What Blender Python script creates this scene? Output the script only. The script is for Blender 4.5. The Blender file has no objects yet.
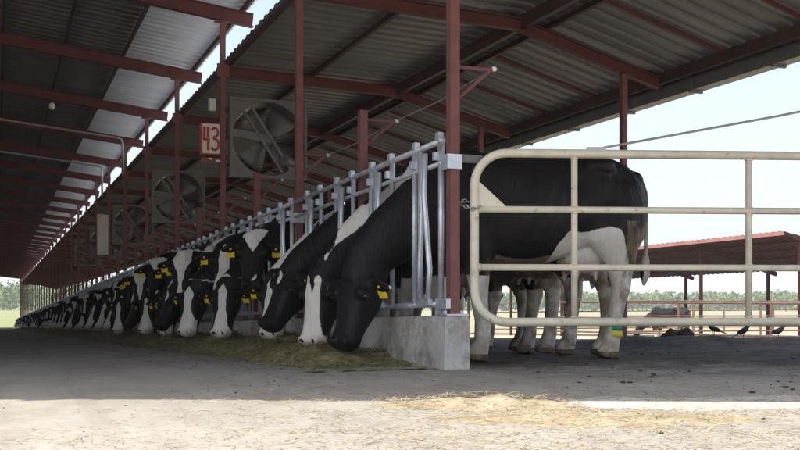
import bpy, math, random
import numpy as np
from mathutils import noise as mnoise
from mathutils import Vector, Matrix
random.seed(7)
np.random.seed(7)
scene = bpy.context.scene
COL = scene.collection
R = math.radians

# ------------------------------------------------------------------ the barn's own axes
# t runs across the barn (positive over the cows), a runs along it away from the camera
EX, EY = 0.9275, 0.374
P0 = (0.3286, 6.2)
TH = math.atan2(EY, EX)
BAY = 3.41
NB = 36
EYE = 0.41

def W(a, t, z=0.0):
    return Vector((P0[0] - EY * a + EX * t, P0[1] + EX * a + EY * t, z))

def AT(x, y):
    dx, dy = x - P0[0], y - P0[1]
    return (-EY * dx + EX * dy, EX * dx + EY * dy)

def fz(a):
    return -0.0232 * min(max(a, 0.0), 115.0)

def rz(a):
    return -0.0065 * max(a, -8)

def sstep(e0, e1, x):
    u = min(max((x - e0) / (e1 - e0), 0.0), 1.0)
    return u * u * (3 - 2 * u)

def ground_z(x, y):
    a, t = AT(x, y)
    g = fz(a) - 0.35 * sstep(5.6, 9.0, t) * sstep(-1, 4, a)
    return g

# ------------------------------------------------------------------ mesh building
class MB:
    def __init__(self):
        self.v, self.f = [], []

    def quad(self, a, b, c, d):
        n = len(self.v)
        self.v += [a, b, c, d]
        self.f.append((n, n + 1, n + 2, n + 3))

    def box(self, c, s, m=None):
        n = len(self.v)
        for dx in (-.5, .5):
            for dy in (-.5, .5):
                for dz in (-.5, .5):
                    p = Vector((dx * s[0], dy * s[1], dz * s[2]))
                    if m is not None:
                        p = m @ p
                    self.v.append((c[0] + p.x, c[1] + p.y, c[2] + p.z))
        for q in ((0, 1, 3, 2), (4, 6, 7, 5), (0, 4, 5, 1), (2, 3, 7, 6), (0, 2, 6, 4), (1, 5, 7, 3)):
            self.f.append(tuple(n + i for i in q))
        return self

    def bar(self, p, q, w, h, up=(0, 0, 1)):
        p, q = Vector(p), Vector(q)
        d = (q - p)
        L = d.length
        d.normalize()
        s = d.cross(Vector(up))
        if s.length < 1e-4:
            s = Vector((1, 0, 0))
        s.normalize()
        u = s.cross(d)
        m = Matrix((s, d, u)).transposed()
        return self.box((p + q) / 2, (w, L, h), m)

    def tube(self, pts, r, n=8, cap=True):
        pts = [Vector(p) for p in pts]
        rs = r if isinstance(r, (list, tuple)) else [r] * len(pts)
        base = len(self.v)
        ref = None
        for i, p in enumerate(pts):
            if i == 0:
                d = pts[1] - p
            elif i == len(pts) - 1:
                d = p - pts[i - 1]
            else:
                d = (pts[i + 1] - p).normalized() + (p - pts[i - 1]).normalized()
            d.normalize()
            if ref is None:
                ref = Vector((0, 0, 1)) if abs(d.z) < .9 else Vector((1, 0, 0))
            s = d.cross(ref)
            s.normalize()
            u = s.cross(d)
            ref = u
            for k in range(n):
                an = 2 * math.pi * k / n
                self.v.append(tuple(p + s * (rs[i] * math.cos(an)) + u * (rs[i] * math.sin(an))))
        for i in range(len(pts) - 1):
            for k in range(n):
                a0 = base + i * n + k
                a1 = base + i * n + (k + 1) % n
                self.f.append((a0, a1, a1 + n, a0 + n))
        if cap:
            self.f.append(tuple(base + k for k in reversed(range(n))))
            self.f.append(tuple(base + (len(pts) - 1) * n + k for k in range(n)))
        return self

    def loft(self, rings):
        """rings: lists of equal-length point lists, closed at both ends"""
        n = len(rings[0])
        base = len(self.v)
        for r in rings:
            self.v += [tuple(p) for p in r]
        for i in range(len(rings) - 1):
            for k in range(n):
                a0 = base + i * n + k
                a1 = base + i * n + (k + 1) % n
                self.f.append((a0, a1, a1 + n, a0 + n))
        self.f.append(tuple(base + k for k in reversed(range(n))))
        self.f.append(tuple(base + (len(rings) - 1) * n + k for k in range(n)))
        return self

    def ball(self, c, rad, nu=14, nv=9, m=None):
        rings = []
        for i in range(1, nv):
            ph = math.pi * i / nv - math.pi / 2
            ring = []
            for k in range(nu):
                an = 2 * math.pi * k / nu
                p = Vector((rad[0] * math.cos(ph) * math.cos(an), rad[1] * math.cos(ph) * math.sin(an), rad[2] * math.sin(ph)))
                if m is not None:
                    p = m @ p
                ring.append(Vector(c) + p)
            rings.append(ring)
        return self.loft(rings)

    def mesh(self, name, mat=None, smooth=False):
        me = bpy.data.meshes.new(name)
        me.from_pydata([tuple(p) for p in self.v], [], self.f)
        if mat:
            me.materials.append(mat)
        if smooth:
            for p in me.polygons:
                p.use_smooth = True
        me.update()
        return me

    def build(self, name, mat, parent=None, loc=None, rot=None, smooth=False, bevel=0):
        o = bpy.data.objects.new(name, self.mesh(name, mat, smooth))
        COL.objects.link(o)
        if parent:
            o.parent = parent
        if loc is not None:
            o.location = loc
        if rot is not None:
            o.rotation_euler = (0, 0, rot)
        if bevel:
            b = o.modifiers.new('bevel', 'BEVEL')
            b.width = bevel
            b.segments = 2
            b.limit_method = 'ANGLE'
        return o

def tag(o, label=None, cat=None, group=None, kind=None):
    if label:
        o['label'] = label
    if cat:
        o['category'] = cat
    if group:
        o['group'] = group
    if kind:
        o['kind'] = kind
    return o

def empty(name, loc, rot=0.0):
    o = bpy.data.objects.new(name, None)
    COL.objects.link(o)
    o.location = loc
    o.rotation_euler = (0, 0, rot)
    return o

def copy_tree(o, parent=None):
    c = o.copy()
    COL.objects.link(c)
    if parent:
        c.parent = parent
    for ch in list(o.children):
        copy_tree(ch, c)
    return c

# ------------------------------------------------------------------ materials
def mat(name, c, rough=.7, var=.25, scale=3.0, metal=0.0, c2=None, bump=0.0, bscale=40.0, spec=.3, coords='Object',
        stretch=(1, 1, 1), lo=.35, hi=.65):
    m = bpy.data.materials.new(name)
    m.use_nodes = True
    nt = m.node_tree
    N, L = nt.nodes, nt.links
    b = N['Principled BSDF']
    b.inputs['Roughness'].default_value = rough
    b.inputs['Metallic'].default_value = metal
    b.inputs['Specular IOR Level'].default_value = spec
    tc = N.new('ShaderNodeTexCoord')
    mp = N.new('ShaderNodeMapping')
    mp.inputs['Scale'].default_value = stretch
    L.new(tc.outputs[coords], mp.inputs['Vector'])
    no = N.new('ShaderNodeTexNoise')
    no.inputs['Scale'].default_value = scale
    no.inputs['Detail'].default_value = 8
    no.inputs['Roughness'].default_value = .65
    L.new(mp.outputs['Vector'], no.inputs['Vector'])
    rp = N.new('ShaderNodeValToRGB')
    if c2 is None:
        c2 = tuple(v * (1 + var) for v in c)
        c1 = tuple(v * (1 - var) for v in c)
    else:
        c1 = c
    rp.color_ramp.elements[0].position = lo
    rp.color_ramp.elements[1].position = hi
    rp.color_ramp.elements[0].color = (*c1, 1)
    rp.color_ramp.elements[1].color = (*c2, 1)
    L.new(no.outputs['Fac'], rp.inputs['Fac'])
    L.new(rp.outputs['Color'], b.inputs['Base Color'])
    m['ramp'] = rp.name
    if bump:
        n2 = N.new('ShaderNodeTexNoise')
        n2.inputs['Scale'].default_value = bscale
        n2.inputs['Detail'].default_value = 6
        L.new(mp.outputs['Vector'], n2.inputs['Vector'])
        bp = N.new('ShaderNodeBump')
        bp.inputs['Strength'].default_value = bump
        bp.inputs['Distance'].default_value = .02
        L.new(n2.outputs['Fac'], bp.inputs['Height'])
        L.new(bp.outputs['Normal'], b.inputs['Normal'])
    return m

def add_spots(m, color, scale, lo, hi, coords='Object', amount=1.0, stretch=(1, 1, 1), rot=0.0):
    """a second layer of marks with a shape of their own (rust, droppings, wear)"""
    nt = m.node_tree
    N, L = nt.nodes, nt.links
    b = N['Principled BSDF']
    src = b.inputs['Base Color'].links[0].from_socket
    tc = N.new('ShaderNodeTexCoord')
    mp = N.new('ShaderNodeMapping')
    mp.inputs['Scale'].default_value = stretch
    mp.inputs['Location'].default_value = (3.1, 7.7, 1.3)
    m0 = N.new('ShaderNodeMapping')
    m0.inputs['Rotation'].default_value = (0, 0, rot)
    L.new(tc.outputs[coords], m0.inputs['Vector'])
    L.new(m0.outputs['Vector'], mp.inputs['Vector'])
    no = N.new('ShaderNodeTexNoise')
    no.inputs['Scale'].default_value = scale
    no.inputs['Detail'].default_value = 7
    no.inputs['Roughness'].default_value = .7
    L.new(mp.outputs['Vector'], no.inputs['Vector'])
    mr = N.new('ShaderNodeMapRange')
    mr.inputs['From Min'].default_value = lo
    mr.inputs['From Max'].default_value = hi
    mr.inputs['To Max'].default_value = amount
    L.new(no.outputs['Fac'], mr.inputs['Value'])
    mx = N.new('ShaderNodeMix')
    mx.data_type = 'RGBA'
    L.new(mr.outputs['Result'], mx.inputs['Factor'])
    L.new(src, mx.inputs[6])
    mx.inputs[7].default_value = (*color, 1)
    L.new(mx.outputs[2], b.inputs['Base Color'])
    return m

M = {}
M['red'] = add_spots(mat('red_paint', (.190, .078, .074), .6, .18, 5, bump=.1), (.13, .08, .065), 9, .56, .66, amount=.7)
M['darkred'] = add_spots(mat('red_oxide_paint', (.120, .040, .036), .65, .2, 2.5), (.085, .05, .042), 4, .56, .66, amount=.6)
M['purlin'] = mat('purlin_steel', (.075, .042, .038), .65, .25, 3)
M['galv'] = add_spots(mat('galvanised_tube', (.58, .62, .68), .42, .15, 12, metal=.55), (.33, .32, .31), 6, .55, .68, amount=.8)
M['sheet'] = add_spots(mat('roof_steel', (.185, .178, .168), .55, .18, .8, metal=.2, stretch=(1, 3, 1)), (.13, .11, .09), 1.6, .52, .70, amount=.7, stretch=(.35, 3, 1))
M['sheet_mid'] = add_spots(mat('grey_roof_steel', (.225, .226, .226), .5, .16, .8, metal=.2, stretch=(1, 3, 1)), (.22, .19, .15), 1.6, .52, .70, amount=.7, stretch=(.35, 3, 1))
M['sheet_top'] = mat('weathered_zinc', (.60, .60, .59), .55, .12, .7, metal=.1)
M['sheet_bounce'] = mat('bounce_lit_roof_steel', (.74, .76, .78), .45, .10, .7, metal=.2, stretch=(1, 3, 1))  # light bounced up through the roof gap is put into this paler tone
M['concrete'] = add_spots(mat('curb_concrete', (.46, .45, .43), .85, .16, 4, bump=.35, bscale=30), (.20, .17, .125), 3.4, .50, .64, amount=.8)
add_spots(M['concrete'], (.60, .58, .55), 7, .56, .66, amount=.5)
add_spots(M['concrete'], (.12, .10, .07), 22, .62, .70, amount=.8)
M['lane'] = add_spots(add_spots(mat('lane_concrete', (.325, .312, .288), .85, .12, .9, bump=.25, bscale=25), (.25, .23, .20), 2.6, .46, .66, amount=.7, stretch=(1, .5, 1)), (.15, .12, .085), 14, .62, .72, amount=.8)
add_spots(M['lane'], (.22, .205, .185), 1.0, .50, .66, amount=.6, stretch=(3.2, .16, 1), rot=-TH)
add_spots(M['lane'], (.40, .365, .31), 1.6, .55, .70, amount=.6)
add_spots(M['lane'], (.13, .10, .07), 55, .64, .70, amount=.8)
M['dung'] = mat('trodden_floor', (.30, .285, .26), .9, .15, 1.6, bump=.6, bscale=18)
def soil(m, color, color2, y0, y1, side=True):
    """trodden dung spread over the floor of the cow side, thinning out to bare concrete towards the camera's end"""
    nt = m.node_tree
    N, L = nt.nodes, nt.links
    b = N['Principled BSDF']
    src = b.inputs['Base Color'].links[0].from_socket
    geo = N.new('ShaderNodeNewGeometry')
    def mth(op, a, b_, c=None):
        n = N.new('ShaderNodeMath')
        n.operation = op
        for i, v in enumerate((a, b_, c)):
            if v is None:
                continue
            if isinstance(v, (int, float)):
                n.inputs[i].default_value = v
            else:
                L.new(v, n.inputs[i])
        return n.outputs[0]
    sep = N.new('ShaderNodeSeparateXYZ')
    L.new(geo.outputs['Position'], sep.inputs['Vector'])
    def noise(sc, det, dist=0):
        n = N.new('ShaderNodeTexNoise')
        n.inputs['Scale'].default_value = sc
        n.inputs['Detail'].default_value = det
        n.inputs['Roughness'].default_value = .7
        n.inputs['Distortion'].default_value = dist
        L.new(geo.outputs['Position'], n.inputs['Vector'])
        return n.outputs['Fac']
    def mrange(v, a, b_):
        n = N.new('ShaderNodeMapRange')
        n.interpolation_type = 'SMOOTHSTEP'
        n.inputs['From Min'].default_value = a
        n.inputs['From Max'].default_value = b_
        L.new(v, n.inputs['Value'])
        return n.outputs['Result']
    t = mth('ADD', mth('MULTIPLY', mth('SUBTRACT', sep.outputs['X'], P0[0]), EX), mth('MULTIPLY', mth('SUBTRACT', sep.outputs['Y'], P0[1]), EY))
    big = mth('MULTIPLY', mth('SUBTRACT', noise(1.6, 6, .4), .5), 3.2)
    sm = mth('MULTIPLY', mth('SUBTRACT', noise(9, 6), .5), 2.2)
    f = mrange(mth('ADD', mth('ADD', sep.outputs['Y'], big), sm), y0, y1)
    f = mth('MULTIPLY', f, mrange(mth('ADD', t, mth('MULTIPLY', big, .12)), -.25, .35))
    def mix(fac, a, b_):
        n = N.new('ShaderNodeMix')
        n.data_type = 'RGBA'
        L.new(fac, n.inputs['Factor'])
        for i, v in ((6, a), (7, b_)):
            if isinstance(v, tuple):
                n.inputs[i].default_value = (*v, 1)
            else:
                L.new(v, n.inputs[i])
        return n.outputs[2]
    dung = mix(mrange(noise(5, 6), .38, .62), color, color2)
    L.new(mix(f, src, dung), b.inputs['Base Color'])
for k_ in ('lane', 'dung'):
    soil(M[k_], (.040, .031, .024), (.10, .082, .065), 5.0, 6.9)
M['cleanlane'] = mat('swept_concrete', (.42, .41, .39), .85, .12, 3, bump=.2)
M['cream'] = add_spots(mat('cream_paint', (.70, .65, .50), .45, .08, 6, spec=.5), (.30, .17, .09), 16, .61, .68, amount=.85)
add_spots(M['cream'], (.50, .46, .38), 4, .5, .66, amount=.7)
M['yellow'] = mat('yellow_plastic', (.85, .62, .03), .45, .06, 20)
M['rubber'] = mat('dark_rubber', (.03, .03, .03), .7, .3, 10)
M['white'] = mat('white_paint', (.78, .77, .74), .5, .06, 8)
M['dull'] = add_spots(mat('dusty_white', (.62, .60, .57), .6, .06, 8), (.4, .36, .3), 5, .5, .7, amount=.6)
M['signred'] = mat('sign_red', (.36, .04, .035), .5, .1, 8)
M['fan'] = add_spots(mat('fan_steel', (.17, .172, .17), .5, .12, 6, metal=.3), (.14, .125, .11), 7, .52, .7, amount=.7)
M['wire'] = mat('wire_steel', (.45, .44, .42), .4, .1, 10, metal=.6)
M['hay'] = add_spots(mat('cut_feed', (.125, .110, .050), .95, .4, 18, c2=(.29, .25, .13), bump=.6), (.085, .075, .04), 5, .5, .64, amount=.6)
M['straw'] = mat('dry_straw', (.23, .19, .125), .85, .3, 7, c2=(.42, .37, .27))
M['clod'] = mat('dark_clods', (.040, .030, .022), .9, .4, 8, c2=(.08, .06, .045))
M['black'] = mat('black_feather', (.010, .010, .012), .45, .2, 20)
M['band_g'] = mat('green_band', (.03, .30, .22), .6, .1, 10)
M['band_y'] = mat('yellow_band', (.75, .60, .05), .6, .1, 10)
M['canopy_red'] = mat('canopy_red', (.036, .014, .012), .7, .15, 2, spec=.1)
M['sunlit_trim'] = mat('sunlit_fascia_red', (.30, .14, .13), .6, .15, 2)  # canopy red made paler: sunlight on the fascia is put into the colour
M['fence_rust'] = mat('rusty_pipe', (.125, .075, .062), .7, .3, 2)
M['foliage'] = mat('tree_leaves', (.06, .105, .03), .8, .4, .25, c2=(.13, .18, .07), coords='Object')
M['hill'] = mat('hill_scrub', (.11, .12, .07), .95, .3, .01, c2=(.2, .19, .12))
M['eye'] = mat('wet_eye', (.008, .006, .005), .08, .1, 10, spec=.7)

# fields and yard earth in one sheet
g = mat('earth_and_fields', (.34, .29, .21), .95, .1, .35, c2=(.44, .39, .30), bump=.3, bscale=4)
g = add_spots(g, (.28, .25, .20), 1.1, .52, .64, amount=.7)
nt = g.node_tree
N, L = nt.nodes, nt.links
b = N['Principled BSDF']
src = b.inputs['Base Color'].links[0].from_socket
geo = N.new('ShaderNodeNewGeometry')
sep = N.new('ShaderNodeSeparateXYZ')
L.new(geo.outputs['Position'], sep.inputs['Vector'])
fieldn = N.new('ShaderNodeTexNoise')
mp = N.new('ShaderNodeMapping')
mp.inputs['Scale'].default_value = (.002, .02, .01)
L.new(geo.outputs['Position'], mp.inputs['Vector'])
L.new(mp.outputs['Vector'], fieldn.inputs['Vector'])
fieldn.inputs['Scale'].default_value = 1.0
fieldn.inputs['Detail'].default_value = 5
fr = N.new('ShaderNodeValToRGB')
fr.color_ramp.elements[0].position = .38
fr.color_ramp.elements[0].color = (.20, .22, .10, 1)
fr.color_ramp.elements[1].position = .62
fr.color_ramp.elements[1].color = (.25, .235, .155, 1)
gx_ = N.new('ShaderNodeMapRange')
gx_.inputs['From Min'].default_value = -60
gx_.inputs['From Max'].default_value = 20
gx_.inputs['To Min'].default_value = -.12
gx_.inputs['To Max'].default_value = .14
L.new(sep.outputs['X'], gx_.inputs['Value'])
ga_ = N.new('ShaderNodeMath')
L.new(fieldn.outputs['Fac'], ga_.inputs[0])
L.new(gx_.outputs['Result'], ga_.inputs[1])
L.new(ga_.outputs[0], fr.inputs['Fac'])
mr = N.new('ShaderNodeMapRange')
mr.inputs['From Min'].default_value = 34
mr.inputs['From Max'].default_value = 75
L.new(sep.outputs['Y'], mr.inputs['Value'])
mx = N.new('ShaderNodeMix')
mx.data_type = 'RGBA'
L.new(mr.outputs['Result'], mx.inputs['Factor'])
L.new(src, mx.inputs[6])
L.new(fr.outputs['Color'], mx.inputs[7])
L.new(mx.outputs[2], b.inputs['Base Color'])
M['earth'] = g

# the hide of a cow: painted fields decide where white, pink and dirt go
def hide_material():
    m = bpy.data.materials.new('cow_hide')
    m.use_nodes = True
    nt = m.node_tree
    N, L = nt.nodes, nt.links
    b = N['Principled BSDF']
    b.inputs['Specular IOR Level'].default_value = .16
    b.inputs['Roughness'].default_value = .46
    b.inputs['Sheen Weight'].default_value = .0
    at = N.new('ShaderNodeAttribute')
    at.attribute_name = 'pat'
    sp = N.new('ShaderNodeSeparateColor')
    L.new(at.outputs['Color'], sp.inputs['Color'])
    tc = N.new('ShaderNodeTexCoord')
    oi = N.new('ShaderNodeObjectInfo')
    ad = N.new('ShaderNodeVectorMath')
    ad.operation = 'ADD'
    mu = N.new('ShaderNodeMath')
    mu.operation = 'MULTIPLY'
    mu.inputs[1].default_value = 57.0
    L.new(oi.outputs['Random'], mu.inputs[0])
    L.new(tc.outputs['Object'], ad.inputs[0])
    L.new(mu.outputs[0], ad.inputs[1])
    big = N.new('ShaderNodeTexNoise')
    big.inputs['Scale'].default_value = 1.7
    big.inputs['Detail'].default_value = 2
    L.new(ad.outputs[0], big.inputs['Vector'])
    fine = N.new('ShaderNodeTexNoise')
    fine.inputs['Scale'].default_value = 9
    fine.inputs['Detail'].default_value = 5
    L.new(ad.outputs[0], fine.inputs['Vector'])
    def math_(op, a, b_):
        n = N.new('ShaderNodeMath')
        n.operation = op
        for i, v in enumerate((a, b_)):
            if isinstance(v, (int, float)):
                n.inputs[i].default_value = v
            else:
                L.new(v, n.inputs[i])
        return n.outputs[0]
    v1 = math_('MULTIPLY', math_('SUBTRACT', big.outputs['Fac'], .5), 1.0)
    v2 = math_('MULTIPLY', math_('SUBTRACT', fine.outputs['Fac'], .5), .22)
    # alpha channel of the paint says how freely the big patches wander
    val = math_('ADD', math_('ADD', sp.outputs['Red'], math_('MULTIPLY', v1, at.outputs['Alpha'])), v2)
    mr = N.new('ShaderNodeMapRange')
    mr.inputs['From Min'].default_value = .485
    mr.inputs['From Max'].default_value = .515
    L.new(val, mr.inputs['Value'])
    def mix(f, a, b_):
        n = N.new('ShaderNodeMix')
        n.data_type = 'RGBA'
        L.new(f, n.inputs['Factor'])
        for i, v in ((6, a), (7, b_)):
            if isinstance(v, tuple):
                n.inputs[i].default_value = (*v, 1)
            else:
                L.new(v, n.inputs[i])
        return n.outputs[2]
    hair = N.new('ShaderNodeTexNoise')
    hair.inputs['Scale'].default_value = 45
    hair.inputs['Detail'].default_value = 4
    mp = N.new('ShaderNodeMapping')
    mp.inputs['Scale'].default_value = (1, 1, .25)
    L.new(tc.outputs['Object'], mp.inputs['Vector'])
    L.new(mp.outputs['Vector'], hair.inputs['Vector'])
    blk = mix(hair.outputs['Fac'], (.004, .004, .005), (.019, .018, .0185))
    wht = mix(hair.outputs['Fac'], (.58, .54, .48), (.80, .77, .72))
    c = mix(mr.outputs['Result'], blk, wht)
    c = mix(sp.outputs['Green'], c, (.52, .36, .28))
    dn = N.new('ShaderNodeMapRange')
    dn.inputs['From Min'].default_value = .34
    dn.inputs['From Max'].default_value = .60
    L.new(fine.outputs['Fac'], dn.inputs['Value'])
    c = mix(math_('MULTIPLY', dn.outputs['Result'], sp.outputs['Blue']), c, (.20, .145, .085))
    L.new(c, b.inputs['Base Color'])
    bp = N.new('ShaderNodeBump')
    bp.inputs['Strength'].default_value = .8
    bp.inputs['Distance'].default_value = .012
    L.new(hair.outputs['Fac'], bp.inputs['Height'])
    L.new(bp.outputs['Normal'], b.inputs['Normal'])
    return m
M['hide'] = hide_material()

# ------------------------------------------------------------------ cows
def ring(c, s, u, w, hu, hd, n=20, e=2.3):
    """super-ellipse ring: s sideways axis, u up axis, w half width, hu / hd reach above / below"""
    out = []
    for k in range(n):
        an = 2 * math.pi * k / n
        ca, sa = math.cos(an), math.sin(an)
        x = math.copysign(abs(ca) ** (2 / e), ca) * w
        y = math.copysign(abs(sa) ** (2 / e), sa) * (hu if sa > 0 else hd)
        out.append(Vector(c) + s * x + u * y)
    return out

def curve_rings(pts, n=16, e=2.1, leg=False):
    """pts: (centre, half width, half height)"""
    rings = []
    for i, (c, w, h) in enumerate(pts):
        c = Vector(c)
        a = Vector(pts[max(i - 1, 0)][0])
        b_ = Vector(pts[min(i + 1, len(pts) - 1)][0])
        d = (b_ - a).normalized()
        s = d.cross(Vector((0, 0, 1)))
        if leg or s.length < .05:
            s = Vector((0, -1, 0))
            s = s - d * s.dot(d)
        s.normalize()
        rings.append(ring(c, s, s.cross(d), w, h, h, n, e))
    return rings

def resample(keys, xs):
    k = np.array(keys, float)
    out = []
    for x in xs:
        row = [x]
        for j in range(1, k.shape[1]):
            row.append(float(np.interp(x, k[:, 0], k[:, j])))
        out.append(row)
    return out

POSES = {
    # poll position, head direction (pitch below level), yaw towards the camera's side, neck points
    'eat':   dict(poll=(.345, .01, .565), pitch=68, yaw=24,  neck=[(-.42, 0, 1.08, .20, .35), (-.10, 0, 1.00, .15, .265), (.12, 0, .85, .125, .205), (.26, 0, .71, .115, .165)]),
    'eat_b': dict(poll=(.40, .05, .58), pitch=72, yaw=34, neck=[(-.42, 0, 1.08, .20, .35), (-.10, 0, .99, .15, .26), (.15, .01, .81, .125, .20), (.32, .03, .66, .115, .16)]),
    'eat_c': dict(poll=(.45, .02, .66), pitch=58, yaw=18, neck=[(-.42, 0, 1.08, .20, .35), (-.10, 0, 1.00, .15, .26), (.15, 0, .86, .125, .20), (.35, .01, .73, .115, .16)]),
    'up':    dict(poll=(.34, .12, 1.05), pitch=62, yaw=74,  neck=[(-.42, 0, 1.08, .20, .35), (-.12, 0, 1.09, .15, .26), (.10, .02, 1.08, .125, .21), (.25, .06, 1.07, .115, .17)]),
    'mid':   dict(poll=(.42, .10, 1.02), pitch=66, yaw=68,  neck=[(-.42, 0, 1.08, .20, .35), (-.10, 0, 1.06, .15, .26), (.14, .02, 1.03, .125, .20), (.32, .05, 1.00, .115, .165)]),
    'low':   dict(poll=(.44, .05, .62), pitch=72, yaw=50,  neck=[(-.42, 0, 1.08, .20, .35), (-.10, 0, 1.00, .15, .26), (.13, .01, .84, .125, .20), (.33, .03, .69, .115, .165)]),
}

def make_body(pose, voxel, lie=False, seed=0):
    p = POSES[pose]
    rnd = random.Random(seed)
    mb = MB()
    hind = {1: 0, -1: 0}
    X, Y, Z = Vector((1, 0, 0)), Vector((0, 1, 0)), Vector((0, 0, 1))
    # trunk
    keys = [(-1.90, 1.26, 1.06, .10), (-1.86, 1.36, .98, .15), (-1.76, 1.44, .92, .205), (-1.62, 1.485, .86, .255), (-1.44, 1.505, .80, .295),
            (-1.30, 1.485, .76, .285), (-1.10, 1.46, .69, .315), (-.90, 1.45, .655, .335), (-.70, 1.45, .65, .325), (-.52, 1.465, .67, .285),
            (-.38, 1.46, .69, .25), (-.25, 1.37, .74, .22), (-.14, 1.24, .82, .17), (-.08, 1.12, .90, .10)]
    rs = []
    for x, zt, zb, w in resample(keys, np.linspace(-1.90, -.08, 34)):
        zc = zb + (zt - zb) * .52
        rs.append(ring((x, 0, zc), Y, Z, w, zt - zc, zc - zb, 24, 2.35))
    mb.loft(rs)
    mb.ball((-.42, 0, 1.40), (.22, .07, .10))                         # withers
    for s in (-1, 1):
        mb.ball((-1.44, s * .225, 1.385), (.12, .07, .06))              # hook bones
        mb.ball((-1.79, s * .11, 1.31), (.09, .06, .08))               # pin bones
        mb.ball((-.40, s * .17, 1.02), (.20, .12, .30))                # shoulder
        mb.ball((-1.59, s * .165, 1.06), (.285, .14, .37))              # thigh
        if not lie:
            st = rnd.uniform(-.05, .05) + (.055 if s > 0 else -.055)
            hind[s] = st
            mb.loft(curve_rings([((-1.56, s * .18, 1.10), .13, .26), ((-1.56, s * .20, .88), .118, .22), ((-1.62, s * .193, .72), .084, .135),
                                 ((-1.675 + st * .5, s * .18, .585), .062, .088), ((-1.69 + st * .6, s * .175, .50), .057, .072), ((-1.68 + st * .8, s * .175, .42), .052, .060),
                                 ((-1.665 + st, s * .175, .28), .050, .056), ((-1.655 + st, s * .175, .17), .053, .060), ((-1.635 + st, s * .175, .11), .057, .064),
                                 ((-1.61 + st, s * .178, .055), .064, .080), ((-1.60 + st, s * .18, .002), .070, .09)], leg=True))
            sf = rnd.uniform(-.05, .05) - (.06 if s > 0 else -.04)
            mb.loft(curve_rings([((-.42, s * .17, .98), .10, .18), ((-.45, s * .18, .76), .088, .125), ((-.44 + sf * .5, s * .165, .58), .068, .078), ((-.43 + sf * .7, s * .16, .45), .058, .064),
                                 ((-.43 + sf * .8, s * .158, .38), .054, .058), ((-.435 + sf, s * .158, .26), .048, .053), ((-.435 + sf, s * .158, .17), .052, .058), ((-.415 + sf, s * .16, .11), .056, .062),
                                 ((-.395 + sf, s * .16, .055), .064, .076), ((-.385 + sf, s * .162, .002), .066, .084)], leg=True))
        else:
            mb.loft(curve_rings([((-1.50, s * .24, .92), .14, .2), ((-1.2, s * .33, .80), .1, .12), ((-1.35, s * .36, .70), .06, .06), ((-1.6, s * .37, .68), .05, .05)]))
            mb.loft(curve_rings([((-.42, s * .18, .9), .1, .15), ((-.22, s * .2, .72), .07, .08), ((-.1, s * .2, .70), .055, .055), ((-.35, s * .24, .67), .045, .045)]))
    mb.ball((-1.42, 0, .745), (.21, .165, .145))                         # udder
    if not lie:
        for sx in (-1.48, -1.32):
            for s in (-1, 1):
                mb.tube([(sx, s * .08, .66), (sx, s * .085, .60), (sx, s * .085, .565)], [.026, .02, .014], 8)
        mb.tube([(-1.84, 0, 1.37), (-1.92, 0, 1.35), (-1.965, .01, 1.24), (-1.975, .015, 1.05), (-1.97, .02, .86), (-1.965, .025, .74)], [.035, .032, .027, .022, .019, .018], 10)
        mb.tube([(-1.965, .025, .80), (-1.96, .028, .72), (-1.955, .03, .62), (-1.94, .035, .53)], [.018, .035, .040, .012], 10)
    # neck
    neck = [((x, y, z), w, h) for x, y, z, w, h in p['neck']]
    pitch, yaw = R(p['pitch']), R(p['yaw'])
    u = Vector((math.cos(pitch) * math.cos(yaw), math.cos(pitch) * math.sin(yaw), -math.sin(pitch)))
    side = Vector((-math.sin(yaw), math.cos(yaw), 0))
    v = u.cross(side)
    if v.z < 0:
        v = -v
    poll = Vector(p['poll'])
    dw = Vector((-.02, 0, -.10))
    nk = neck + [(tuple(poll - v * .04), .115, .155), (tuple(poll + u * .06 - v * .03), .105, .135)]
    mb.loft(curve_rings(nk, 20, 2.2))
    # dewlap
    mb.tube([(-.16, 0, .80), tuple(Vector(neck[1][0]) + dw * 1.9), tuple(Vector(neck[2][0]) + dw * 1.5), tuple(poll + u * .02 - v * .11)], [.06, .05, .045, .04], 10)
    # head
    hk = [(-.09, .080, .045, .13), (-.03, .120, .085, .16), (.03, .140, .100, .185), (.10, .146, .098, .195), (.16, .130, .088, .190), (.23, .110, .078, .165),
          (.30, .100, .070, .132), (.37, .102, .066, .108), (.42, .114, .062, .092), (.46, .106, .054, .078), (.49, .066, .032, .044)]
    rs = []
    for s_, w, hu, hd in resample(hk, np.linspace(-.09, .49, 20)):
        rs.append(ring(poll + u * s_ - v * (.02 + .05 * s_), side, v, w, hu, hd, 20, 2.4))
    mb.loft(rs)
    ears = []
    for s in (-1, 1):
        mb.ball(poll + u * .115 + side * (s * .116) + v * .030, (.05, .035, .04))       # brow over the eye
        mb.ball(poll + u * .448 + side * (s * .060) + v * .005, (.038, .038, .036))        # nostril swelling
        d = (side * (s * .95) - u * .10 - Vector((0, 0, .28))).normalized()
        nrm = (v * .6 + u * .75)
        nrm = (nrm - d * nrm.dot(d)).normalized()
        wd = d.cross(nrm).normalized()
        base = poll + u * .015 + side * (s * .115) - v * .012
        er = []
        for q, hw in ((0, .032), (.04, .046), (.09, .062), (.14, .054), (.18, .032), (.205, .010)):
            er.append(ring(base + d * q + nrm * (.02 * math.sin(q * 14)), wd, nrm, hw, .014, .014, 12, 2.0))
        mb.loft(er)
        ears.append((base, d, nrm, wd))
    tmp = bpy.data.objects.new('tmp', mb.mesh('tmp'))
    COL.objects.link(tmp)
    rm = tmp.modifiers.new('r', 'REMESH')
    rm.mode = 'VOXEL'
    rm.voxel_size = voxel
    sm = tmp.modifiers.new('s', 'SMOOTH')
    sm.factor = .5
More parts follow.
